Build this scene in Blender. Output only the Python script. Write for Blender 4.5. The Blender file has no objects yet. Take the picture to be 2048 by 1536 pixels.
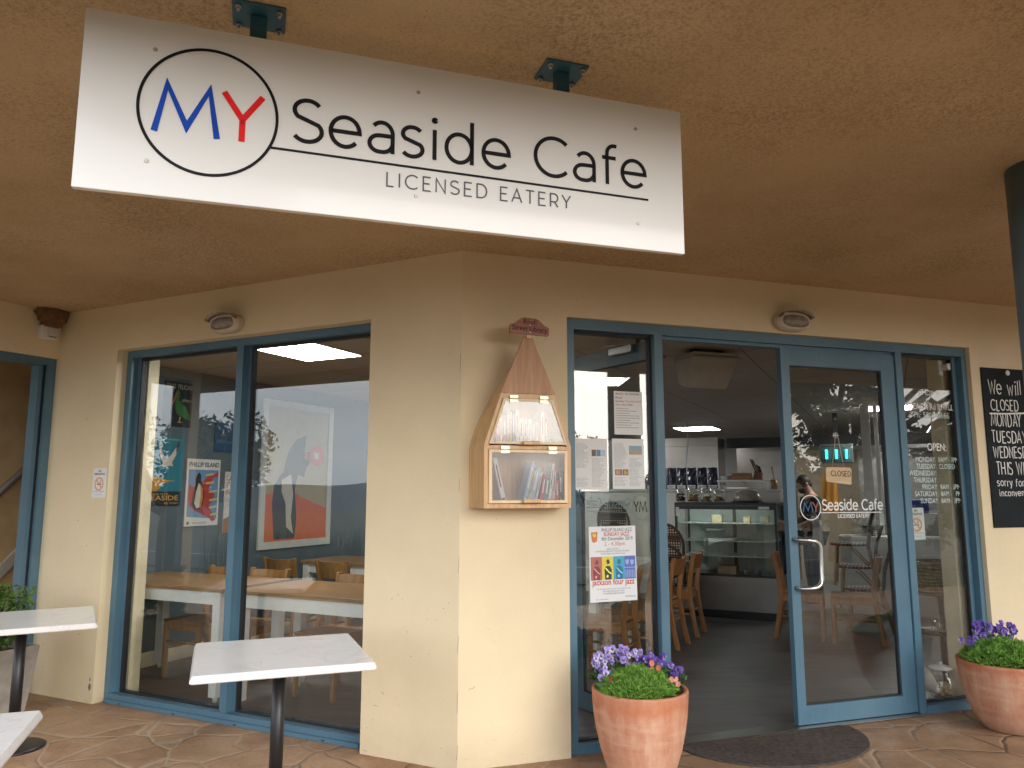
import bpy, bmesh, math, random
from mathutils import Matrix, Vector, Euler
random.seed(7)
R = math.radians
S = bpy.context.scene
COL = S.collection

# ------------------------------------------------------------------ camera
cam_d = bpy.data.cameras.new('camera')
cam_d.sensor_width = 36.0
cam_d.lens = 1525.0 / 2048.0 * 36.0
cam_d.clip_start = 0.05
cam_d.clip_end = 6000
cam = bpy.data.objects.new('camera', cam_d)
COL.objects.link(cam)
cam.location = (0, 0, 1.5)
cam.rotation_euler = (R(90 + 8.02), 0, 0)
S.camera = cam

# ------------------------------------------------------------------ world, sun, exposure
SUN_DIR = Vector((0.66, -0.75, 0.0)).normalized()
SUN_EL = R(20)
W = bpy.data.worlds.new('World')
S.world = W
W.use_nodes = True
wn, wl = W.node_tree.nodes, W.node_tree.links
wn.clear()
wo = wn.new('ShaderNodeOutputWorld')
wb = wn.new('ShaderNodeBackground')
sky = wn.new('ShaderNodeTexSky')
sky.sky_type = 'NISHITA'
sky.sun_disc = False
sky.sun_elevation = SUN_EL
sky.sun_rotation = math.atan2(SUN_DIR.x, SUN_DIR.y)
sky.dust_density = 3.0
tc = wn.new('ShaderNodeTexCoord')
mp = wn.new('ShaderNodeMapping')
mp.inputs['Scale'].default_value = (1.2, 1.2, 5.0)
nz = wn.new('ShaderNodeTexNoise')
nz.inputs['Scale'].default_value = 1.6
nz.inputs['Detail'].default_value = 6
cr = wn.new('ShaderNodeValToRGB')
cr.color_ramp.elements[0].position = 0.30
cr.color_ramp.elements[0].color = (4.3, 4.9, 5.8, 1)
cr.color_ramp.elements[1].position = 0.72
cr.color_ramp.elements[1].color = (9.7, 10.0, 10.2, 1)
mx = wn.new('ShaderNodeMix')
mx.data_type = 'RGBA'
mx.inputs[0].default_value = 0.85
wl.new(tc.outputs['Generated'], mp.inputs['Vector'])
wl.new(mp.outputs[0], nz.inputs['Vector'])
wl.new(nz.outputs['Fac'], cr.inputs[0])
wl.new(sky.outputs[0], mx.inputs[6])
wl.new(cr.outputs[0], mx.inputs[7])
wl.new(mx.outputs[2], wb.inputs['Color'])
wl.new(wb.outputs[0], wo.inputs[0])
wb.inputs['Strength'].default_value = 0.14

sd = bpy.data.lights.new('sun', 'SUN')
sd.energy = 0.62
sd.angle = R(40)
sd.color = (1.0, 0.97, 0.93)
so = bpy.data.objects.new('sun', sd)
COL.objects.link(so)
sv = Vector((SUN_DIR.x * math.cos(SUN_EL), SUN_DIR.y * math.cos(SUN_EL), math.sin(SUN_EL)))
so.rotation_euler = sv.to_track_quat('Z', 'Y').to_euler()
so.location = (8, -8, 8)

S.view_settings.view_transform = 'Standard'
S.view_settings.look = 'None'
S.view_settings.exposure = 1.42
S.view_settings.gamma = 1
S.cycles.use_denoising = True
S.cycles.max_bounces = 8
S.cycles.diffuse_bounces = 5
S.cycles.transparent_max_bounces = 32
S.cycles.caustics_reflective = False
S.cycles.caustics_refractive = False
S.cycles.sample_clamp_indirect = 6.0

# ------------------------------------------------------------------ frames of the two walls
CX, CY = -0.2964, 4.3734           # the outside corner of the facade
MA = Matrix.Translation((CX, CY, 0)) @ Matrix.Rotation(R(-26.09), 4, 'Z')   # window wall: x right, y into the building
MB = Matrix.Translation((CX, CY, 0)) @ Matrix.Rotation(R(18.39), 4, 'Z')    # door wall
MW = Matrix.Identity(4)
def MAt(t, d, z=0, rz=0):           # t runs left from the corner
    return MA @ Matrix.Translation((-t, d, z)) @ Matrix.Rotation(rz, 4, 'Z')
def MBt(t, d, z=0, rz=0):
    return MB @ Matrix.Translation((t, d, z)) @ Matrix.Rotation(rz, 4, 'Z')
ML = MAt(3.65, 0, 0, R(90))         # inner party wall: x runs into the room, y into the wall
MC = MAt(3.70, 0, 0, R(90))         # outer return wall at the left

# ------------------------------------------------------------------ materials
def newmat(name):
    m = bpy.data.materials.new(name)
    m.use_nodes = True
    return m, m.node_tree.nodes, m.node_tree.links, m.node_tree.nodes['Principled BSDF']
def rgb(c): return (c[0], c[1], c[2], 1)
def coords(n, l, scale=(1, 1, 1)):
    t = n.new('ShaderNodeTexCoord'); p = n.new('ShaderNodeMapping')
    p.inputs['Scale'].default_value = scale
    l.new(t.outputs['Object'], p.inputs['Vector'])
    return p.outputs[0]
def noise(n, l, vec, scale, detail=4, rough=0.5):
    t = n.new('ShaderNodeTexNoise')
    t.inputs['Scale'].default_value = scale; t.inputs['Detail'].default_value = detail
    t.inputs['Roughness'].default_value = rough
    l.new(vec, t.inputs['Vector'])
    return t.outputs['Fac']
def ramp(n, l, fac, stops):
    r = n.new('ShaderNodeValToRGB')
    e = r.color_ramp.elements
    e[0].position, e[0].color = stops[0][0], rgb(stops[0][1])
    e[1].position, e[1].color = stops[-1][0], rgb(stops[-1][1])
    for p, c in stops[1:-1]:
        k = e.new(p); k.color = rgb(c)
    l.new(fac, r.inputs[0])
    return r.outputs[0]
def mixc(n, l, fac, a, b, mode='MIX'):
    m = n.new('ShaderNodeMix'); m.data_type = 'RGBA'; m.blend_type = mode
    if isinstance(fac, float): m.inputs[0].default_value = fac
    else: l.new(fac, m.inputs[0])
    for s, i in ((a, 6), (b, 7)):
        if isinstance(s, tuple): m.inputs[i].default_value = rgb(s)
        else: l.new(s, m.inputs[i])
    return m.outputs[2]
def bump(n, l, b, h, strength=0.2, dist=0.01):
    k = n.new('ShaderNodeBump')
    k.inputs['Strength'].default_value = strength; k.inputs['Distance'].default_value = dist
    l.new(h, k.inputs['Height']); l.new(k.outputs[0], b.inputs['Normal'])
def mat(name, col, rough=0.5, metal=0.0, var=0.12, scale=6.0, bmp=0.0, bscale=60.0, stretch=(1, 1, 1), spec=0.5, coat=0.0):
    m, n, l, b = newmat(name)
    v = coords(n, l, stretch)
    lo = tuple(c * (1 - var) for c in col); hi = tuple(min(1, c * (1 + var)) for c in col)
    f = noise(n, l, v, scale, 5)
    l.new(ramp(n, l, f, [(0.3, lo), (0.7, hi)]), b.inputs['Base Color'])
    b.inputs['Roughness'].default_value = rough
    b.inputs['Metallic'].default_value = metal
    b.inputs['Specular IOR Level'].default_value = spec
    b.inputs['Coat Weight'].default_value = coat
    if bmp:
        bump(n, l, b, noise(n, l, v, bscale, 3), bmp, 0.004)
    return m
def wood(name, c1, c2, axis=2, rough=0.45, scale=1.0, c3=None):
    m, n, l, b = newmat(name)
    st = [9.0 * scale] * 3; st[axis] = 0.9 * scale
    v = coords(n, l, tuple(st))
    f1 = noise(n, l, v, 3.0, 6, 0.6)
    col = ramp(n, l, f1, [(0.32, c1), (0.66, c2)])
    st2 = [70.0 * scale] * 3; st2[axis] = 2.0 * scale
    f2 = noise(n, l, coords(n, l, tuple(st2)), 2.0, 3)
    col = mixc(n, l, ramp(n, l, f2, [(0.52, (0, 0, 0)), (0.75, (0.5, 0.5, 0.5))]), col, c3 or tuple(c * 0.55 for c in c1))
    l.new(col, b.inputs['Base Color'])
    b.inputs['Roughness'].default_value = rough
    bump(n, l, b, f2, 0.08, 0.002)
    return m
def emit(name, col, strength):
    m, n, l, b = newmat(name)
    b.inputs['Base Color'].default_value = rgb(col)
    b.inputs['Emission Color'].default_value = rgb(col)
    b.inputs['Emission Strength'].default_value = strength
    return m
def glass(name, tint=(0.93, 0.95, 0.94), f0=0.05, rough=0.0, haze=0.0):
    m = bpy.data.materials.new(name); m.use_nodes = True
    n, l = m.node_tree.nodes, m.node_tree.links
    n.clear()
    o = n.new('ShaderNodeOutputMaterial'); mixs = n.new('ShaderNodeMixShader')
    t = n.new('ShaderNodeBsdfTransparent'); t.inputs[0].default_value = rgb(tint)
    g = n.new('ShaderNodeBsdfGlossy'); g.inputs['Roughness'].default_value = rough
    g.inputs['Color'].default_value = (1, 1, 1, 1)
    lw = n.new('ShaderNodeLayerWeight')
    p = n.new('ShaderNodeMath'); p.operation = 'POWER'; p.inputs[1].default_value = 5.0
    lw.inputs['Blend'].default_value = 0.5
    l.new(lw.outputs['Facing'], p.inputs[0])
    a = n.new('ShaderNodeMath'); a.operation = 'MULTIPLY_ADD'
    a.inputs[1].default_value = 1 - f0; a.inputs[2].default_value = f0
    l.new(p.outputs[0], a.inputs[0])
    l.new(a.outputs[0], mixs.inputs[0])
    l.new(g.outputs[0], mixs.inputs[2])
    if haze:
        d = n.new('ShaderNodeBsdfDiffuse'); d.inputs[0].default_value = (0.85, 0.85, 0.88, 1)
        m2 = n.new('ShaderNodeMixShader'); m2.inputs[0].default_value = haze
        l.new(t.outputs[0], m2.inputs[1]); l.new(d.outputs[0], m2.inputs[2]); l.new(m2.outputs[0], mixs.inputs[1])
    else:
        l.new(t.outputs[0], mixs.inputs[1])
    l.new(mixs.outputs[0], o.inputs[0])
    return m

# rendered, painted masonry: hand-trowelled, lightly soiled
def wall_mat(name, col):
    m, n, l, b = newmat(name)
    v = coords(n, l)
    f = noise(n, l, v, 1.3, 6, 0.6)
    c = ramp(n, l, f, [(0.3, tuple(k * 0.93 for k in col)), (0.7, tuple(min(1, k * 1.05) for k in col))])
    sp = noise(n, l, v, 26, 2)
    c = mixc(n, l, ramp(n, l, sp, [(0.74, (0, 0, 0)), (0.80, (0.55, 0.55, 0.55))]), c, tuple(k * 0.55 for k in col))
    # grime rising from the paving
    g = n.new('ShaderNodeTexCoord'); s = n.new('ShaderNodeSeparateXYZ'); l.new(g.outputs['Object'], s.inputs[0])
    mr = n.new('ShaderNodeMapRange'); mr.inputs[1].default_value = 0.0; mr.inputs[2].default_value = 0.22
    mr.inputs[3].default_value = 0.5; mr.inputs[4].default_value = 0.0
    l.new(s.outputs['Z'], mr.inputs[0])
    mm = n.new('ShaderNodeMath'); mm.operation = 'MULTIPLY'
    l.new(mr.outputs[0], mm.inputs[0]); l.new(noise(n, l, v, 9, 5), mm.inputs[1])
    c = mixc(n, l, mm.outputs[0], c, (0.36, 0.27, 0.17))
    l.new(c, b.inputs['Base Color'])
    b.inputs['Roughness'].default_value = 0.62
    b.inputs['Specular IOR Level'].default_value = 0.3
    h = n.new('ShaderNodeMath'); h.operation = 'MULTIPLY_ADD'; h.inputs[1].default_value = 0.5
    l.new(noise(n, l, v, 120, 3), h.inputs[0]); l.new(noise(n, l, v, 14, 3), h.inputs[2])
    bump(n, l, b, h.outputs[0], 0.16, 0.012)
    return m
M_WALL = wall_mat('cream_render', (0.735, 0.62, 0.42))
M_WALL_IN = mat('cream_paint_inside', (0.70, 0.60, 0.42), 0.6, bmp=0.1)
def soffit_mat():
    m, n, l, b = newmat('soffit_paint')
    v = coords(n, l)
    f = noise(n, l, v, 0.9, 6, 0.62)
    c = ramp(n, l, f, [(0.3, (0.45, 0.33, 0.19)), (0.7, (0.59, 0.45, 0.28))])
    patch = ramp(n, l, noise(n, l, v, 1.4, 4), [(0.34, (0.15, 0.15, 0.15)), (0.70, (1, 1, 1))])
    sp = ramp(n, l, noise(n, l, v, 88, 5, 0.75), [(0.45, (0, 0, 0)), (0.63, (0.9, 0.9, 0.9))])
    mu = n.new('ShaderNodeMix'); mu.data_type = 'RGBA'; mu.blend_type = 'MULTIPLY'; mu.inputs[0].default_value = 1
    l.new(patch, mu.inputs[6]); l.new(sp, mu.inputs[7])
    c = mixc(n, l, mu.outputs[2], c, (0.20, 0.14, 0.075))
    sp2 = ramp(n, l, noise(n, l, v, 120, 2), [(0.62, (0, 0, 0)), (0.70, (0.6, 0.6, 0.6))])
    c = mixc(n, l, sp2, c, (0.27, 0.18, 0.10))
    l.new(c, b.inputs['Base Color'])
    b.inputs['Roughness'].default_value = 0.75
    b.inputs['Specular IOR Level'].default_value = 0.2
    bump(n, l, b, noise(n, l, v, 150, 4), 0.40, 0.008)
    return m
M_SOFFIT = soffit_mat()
def frame_mat():
    m, n, l, b = newmat('blue_powdercoat')
    v = coords(n, l)
    f = noise(n, l, v, 3, 4)
    c = ramp(n, l, f, [(0.3, (0.068, 0.148, 0.212)), (0.7, (0.090, 0.182, 0.250))])
    d = ramp(n, l, noise(n, l, coords(n, l, (30, 30, 2)), 2.5, 4), [(0.55, (0, 0, 0)), (0.8, (0.35, 0.35, 0.35))])
    c = mixc(n, l, d, c, (0.16, 0.24, 0.29))
    l.new(c, b.inputs['Base Color'])
    b.inputs['Roughness'].default_value = 0.42
    return m
M_BLUE = frame_mat()
M_BLUE_DK = mat('teal_steel_paint', (0.022, 0.095, 0.135), 0.5, var=0.2, bmp=0.05)
M_GASKET = mat('black_gasket', (0.012, 0.013, 0.014), 0.6)
M_GLASS = glass('window_glass', f0=0.062)
M_GLASS2 = glass('clear_jar_glass', (0.95, 0.96, 0.96), 0.045)
M_ACRYL = glass('frosted_acrylic', (0.95, 0.95, 0.96), 0.045, 0.08, 0.13)
def paving_mat():
    m, n, l, b = newmat('stamped_paving')
    v = coords(n, l)
    # wobble the cells so the joints curve
    wob = n.new('ShaderNodeTexNoise'); wob.inputs['Scale'].default_value = 3.2; wob.inputs['Detail'].default_value = 2
    l.new(v, wob.inputs['Vector'])
    vm = n.new('ShaderNodeVectorMath'); vm.operation = 'MULTIPLY_ADD'
    vm.inputs[1].default_value = (0.15, 0.15, 0.0); l.new(wob.outputs['Color'], vm.inputs[0]); l.new(v, vm.inputs[2])
    fl = n.new('ShaderNodeVectorMath'); fl.operation = 'MULTIPLY'; fl.inputs[1].default_value = (1, 1, 0)
    l.new(vm.outputs[0], fl.inputs[0])
    vo = n.new('ShaderNodeTexVoronoi'); vo.feature = 'DISTANCE_TO_EDGE'; vo.inputs['Scale'].default_value = 2.7
    l.new(fl.outputs[0], vo.inputs['Vector'])
    vc = n.new('ShaderNodeTexVoronoi'); vc.inputs['Scale'].default_value = 2.7; l.new(fl.outputs[0], vc.inputs['Vector'])
    sepc = n.new('ShaderNodeSeparateColor'); l.new(vc.outputs['Color'], sepc.inputs[0])
    f = noise(n, l, v, 5, 6, 0.65)
    c = ramp(n, l, f, [(0.28, (0.19, 0.105, 0.058)), (0.5, (0.315, 0.185, 0.105)), (0.75, (0.43, 0.27, 0.165))])
    c = mixc(n, l, ramp(n, l, sepc.outputs[0], [(0.0, (0.0, 0.0, 0.0)), (1.0, (0.5, 0.5, 0.5))]), c, (0.40, 0.27, 0.165))
    fine = ramp(n, l, noise(n, l, v, 42, 5, 0.7), [(0.50, (0, 0, 0)), (0.70, (0.6, 0.6, 0.6))])
    c = mixc(n, l, fine, c, (0.15, 0.085, 0.045))
    j = ramp(n, l, vo.outputs['Distance'], [(0.009, (0.95, 0.95, 0.95)), (0.020, (0, 0, 0))])
    brk = ramp(n, l, noise(n, l, v, 4, 3), [(0.30, (0.45, 0.45, 0.45)), (0.48, (1, 1, 1))])
    jj = mixc(n, l, 1.0, j, brk, 'MULTIPLY')
    jc = ramp(n, l, noise(n, l, v, 0.7, 2), [(0.42, (0.11, 0.075, 0.05)), (0.56, (0.40, 0.31, 0.23))])
    c = mixc(n, l, jj, c, jc)
    l.new(c, b.inputs['Base Color'])
    b.inputs['Roughness'].default_value = 0.55
    b.inputs['Specular IOR Level'].default_value = 0.35
    h = ramp(n, l, vo.outputs['Distance'], [(0.0, (0, 0, 0)), (0.05, (1, 1, 1))])
    hh = mixc(n, l, 0.25, h, noise(n, l, v, 30, 4))
    bump(n, l, b, hh, 0.55, 0.014)
    return m
M_PAVE = paving_mat()
def marble_mat():
    m, n, l, b = newmat('marble_laminate')
    v = coords(n, l)
    f = noise(n, l, v, 2.2, 8, 0.7)
    c = ramp(n, l, f, [(0.25, (0.72, 0.70, 0.69)), (0.6, (0.80, 0.78, 0.77))])
    dv = n.new('ShaderNodeTexNoise'); dv.inputs['Scale'].default_value = 2.6; dv.inputs['Detail'].default_value = 5
    dv.inputs['Distortion'].default_value = 1.2
    l.new(v, dv.inputs['Vector'])
    vein = ramp(n, l, dv.outputs['Fac'], [(0.488, (0, 0, 0)), (0.5, (0.22, 0.22, 0.22)), (0.512, (0, 0, 0))])
    c = mixc(n, l, vein, c, (0.42, 0.38, 0.37))
    l.new(c, b.inputs['Base Color'])
    b.inputs['Roughness'].default_value = 0.22
    return m
M_MARBLE = marble_mat()
M_BLACK = mat('black_metal', (0.012, 0.012, 0.013), 0.4, var=0.3)
M_WHITE = mat('white_paint', (0.78, 0.78, 0.76), 0.4, var=0.05)
M_WHITE2 = mat('white_plastic', (0.72, 0.71, 0.68), 0.4, var=0.06)
M_SIGN = mat('sign_white', (0.79, 0.785, 0.77), 0.10, var=0.02, scale=2, spec=0.22)
M_INK = mat('black_ink', (0.010, 0.009, 0.011), 0.5, spec=0.15)
M_GREYINK = mat('grey_ink', (0.10, 0.10, 0.12), 0.5, spec=0.15)
M_SIGNBLUE = mat('sign_blue', (0.008, 0.065, 0.42), 0.5, spec=0.15)
M_SIGNRED = mat('sign_red', (0.76, 0.018, 0.02), 0.5, spec=0.15)
M_STEEL = mat('brushed_steel', (0.55, 0.54, 0.52), 0.28, 1.0, var=0.08, scale=3, stretch=(1, 1, 12))
M_STEEL_DK = mat('stainless_panel', (0.34, 0.32, 0.30), 0.30, 1.0, var=0.18, scale=2.0)
M_ZINC = mat('zinc_bolt', (0.42, 0.38, 0.32), 0.45, 0.8)
M_BRASS = mat('brass_hinge', (0.70, 0.62, 0.42), 0.35, 0.7)
M_PINE = wood('varnished_pine', (0.52, 0.30, 0.13), (0.68, 0.44, 0.22), 2, 0.38)
M_PINE_PALE = wood('pale_pine_edge', (0.74, 0.53, 0.32), (0.82, 0.64, 0.42), 2, 0.42)
M_BOW = wood('weathered_bow_timber', (0.34, 0.155, 0.062), (0.50, 0.26, 0.12), 2, 0.45, 1.0, (0.56, 0.38, 0.24))
M_REDWOOD = wood('red_timber', (0.24, 0.065, 0.035), (0.36, 0.115, 0.06), 0, 0.4)
M_OAK = wood('oak_top', (0.25, 0.125, 0.048), (0.37, 0.205, 0.085), 0, 0.3)
M_CHAIR = wood('chair_beech', (0.27, 0.125, 0.04), (0.39, 0.20, 0.075), 2, 0.33)
M_CHAIR_DK = wood('chair_beech_dark', (0.26, 0.105, 0.032), (0.40, 0.18, 0.06), 2, 0.33)
M_BAMBOO = wood('bamboo', (0.36, 0.20, 0.07), (0.52, 0.33, 0.14), 2, 0.4)
M_CANE_DK = mat('dark_cane', (0.085, 0.045, 0.022), 0.4, var=0.3, scale=30)
M_SLATE = mat('slate_blue_paint', (0.085, 0.115, 0.140), 0.55, var=0.06)
M_FLOOR = mat('dark_vinyl_plank', (0.105, 0.098, 0.100), 0.36, var=0.28, scale=2.2, stretch=(1, 6, 1), bmp=0.04, bscale=40)
M_DARK = mat('dark_bulkhead', (0.030, 0.030, 0.034), 0.6)
M_MAT = mat('charcoal_doormat', (0.095, 0.078, 0.070), 0.9, var=0.3, scale=40, bmp=0.6, bscale=300, spec=0.1)
M_CONC = mat('grey_fibre_planter', (0.30, 0.275, 0.235), 0.8, var=0.2, scale=12, bmp=0.25, bscale=80)
M_SOIL = mat('potting_soil', (0.035, 0.023, 0.015), 0.95, bmp=0.8, bscale=70)
M_LED = emit('led_panel', (1.0, 0.99, 0.96), 16.0)
M_CYAN = emit('uv_tube', (0.03, 0.75, 0.80), 2.2)
M_GREEN_LED = emit('exit_green', (0.05, 0.75, 0.6), 1.2)
M_PAPER = mat('white_paper', (0.76, 0.77, 0.77), 0.6, var=0.02)
M_MUD = mat('dried_mud', (0.165, 0.085, 0.035), 0.95, var=0.35, scale=30, bmp=0.9, bscale=60)
M_CHALK = mat('chalk_white', (0.80, 0.80, 0.79), 0.8, var=0.12, scale=60)
M_BOARD = mat('blackboard', (0.014, 0.018, 0.021), 0.7, var=0.25, scale=4, spec=0.15)
M_VINYL = mat('white_vinyl', (0.74, 0.76, 0.76), 0.5, var=0.02)
M_VINYL_G = mat('pale_blue_vinyl', (0.55, 0.68, 0.68), 0.5, var=0.02)
def ceiling_mat():
    m, n, l, b = newmat('acoustic_ceiling_tile')
    v = coords(n, l)
    br = n.new('ShaderNodeTexBrick')
    br.offset = 0.0; br.inputs['Scale'].default_value = 1.0
    br.inputs['Mortar Size'].default_value = 0.006
    br.inputs['Brick Width'].default_value = 1.2; br.inputs['Row Height'].default_value = 0.6
    br.inputs['Color1'].default_value = (0.40, 0.35, 0.30, 1); br.inputs['Color2'].default_value = (0.43, 0.38, 0.325, 1)
    br.inputs['Mortar'].default_value = (0.16, 0.14, 0.12, 1)
    l.new(v, br.inputs['Vector'])
    sp = ramp(n, l, noise(n, l, v, 60, 4, 0.7), [(0.5, (0, 0, 0)), (0.7, (0.5, 0.5, 0.5))])
    c = mixc(n, l, sp, br.outputs['Color'], (0.22, 0.19, 0.16))
    l.new(c, b.inputs['Base Color'])
    b.inputs['Roughness'].default_value = 0.8
    return m
M_CEIL = ceiling_mat()
def terracotta_mat():
    m, n, l, b = newmat('terracotta')
    v = coords(n, l)
    vs = coords(n, l, (6, 6, 1.4))
    f = noise(n, l, vs, 2.4, 6, 0.65)
    c = ramp(n, l, f, [(0.28, (0.45, 0.185, 0.105)), (0.5, (0.54, 0.270, 0.170)), (0.72, (0.62, 0.39, 0.265))])
    vh = coords(n, l, (1, 1, 7))
    f2 = ramp(n, l, noise(n, l, vh, 3.0, 5, 0.6), [(0.5, (0, 0, 0)), (0.72, (0.5, 0.5, 0.5))])
    c = mixc(n, l, f2, c, (0.64, 0.42, 0.30))
    sp = ramp(n, l, noise(n, l, v, 55, 3), [(0.66, (0, 0, 0)), (0.72, (0.5, 0.5, 0.5))])
    c = mixc(n, l, sp, c, (0.66, 0.50, 0.38))
    tq = n.new('ShaderNodeTexCoord'); sx_ = n.new('ShaderNodeSeparateXYZ'); l.new(tq.outputs['Object'], sx_.inputs[0])
    wob = n.new('ShaderNodeMath'); wob.operation = 'MULTIPLY_ADD'; wob.inputs[1].default_value = 0.16
    l.new(noise(n, l, coords(n, l, (3, 3, 1)), 4, 4), wob.inputs[0]); l.new(sx_.outputs['Z'], wob.inputs[2])
    rimm = ramp(n, l, wob.outputs[0], [(0.435, (0, 0, 0)), (0.475, (0.6, 0.6, 0.6)), (0.56, (0.15, 0.15, 0.15))])
    c = mixc(n, l, rimm, c, (0.46, 0.135, 0.055))
    low = ramp(n, l, wob.outputs[0], [(0.05, (0.75, 0.75, 0.75)), (0.20, (0, 0, 0))])
    c = mixc(n, l, low, c, (0.50, 0.36, 0.27))
    l.new(c, b.inputs['Base Color'])
    b.inputs['Roughness'].default_value = 0.8
    b.inputs['Specular IOR Level'].default_value = 0.2
    bump(n, l, b, noise(n, l, v, 40, 4), 0.15, 0.006)
    return m
M_TERRA = terracotta_mat()
def weave_mat(name, a, bb, scale):
    m, n, l, b = newmat(name)
    v = coords(n, l, (scale, scale, scale))
    ck = n.new('ShaderNodeTexVoronoi'); ck.inputs['Scale'].default_value = 1.0; ck.inputs['Randomness'].default_value = 0.0
    l.new(v, ck.inputs['Vector'])
    c = ramp(n, l, ck.outputs['Distance'], [(0.30, bb), (0.40, a)])
    l.new(c, b.inputs['Base Color'])
    b.inputs['Roughness'].default_value = 0.5
    return m
M_WEAVE = weave_mat('brown_white_weave', (0.075, 0.030, 0.022), (0.66, 0.55, 0.42), 34)
M_WEAVE_R = weave_mat('red_white_weave', (0.13, 0.022, 0.022), (0.74, 0.68, 0.60), 26)
def leafmat(name, c1, c2, scale=3.0):
    m, n, l, b = newmat(name)
    v = coords(n, l)
    c = ramp(n, l, noise(n, l, v, scale, 4), [(0.35, c1), (0.65, c2)])
    l.new(c, b.inputs['Base Color'])
    b.inputs['Roughness'].default_value = 0.5
    b.inputs['Specular IOR Level'].default_value = 0.3
    b.inputs['Subsurface Weight'].default_value = 0.0
    return m
M_TUFT = leafmat('bright_tuft_leaf', (0.10, 0.24, 0.030), (0.24, 0.42, 0.075), 40)
M_LEAF = leafmat('pansy_leaf', (0.030, 0.085, 0.020), (0.060, 0.140, 0.030), 20)
M_SHRUB = leafmat('shrub_leaf', (0.050, 0.105, 0.018), (0.110, 0.185, 0.035), 12)
M_TREE = leafmat('tree_leaf', (0.028, 0.040, 0.020), (0.055, 0.070, 0.034), 2)
M_REED = leafmat('reed_leaf', (0.045, 0.075, 0.028), (0.10, 0.125, 0.05), 3)
M_BARK = mat('grey_bark', (0.10, 0.075, 0.055), 0.9, var=0.3, scale=14, bmp=0.5)
_cc = {}
def plain(col, rough=0.5, metal=0.0):
    k = (tuple(round(c, 3) for c in col), rough, metal)
    if k not in _cc:
        _cc[k] = mat('paint_%d' % len(_cc), col, rough, metal, var=0.06, scale=12)
    return _cc[k]

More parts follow.
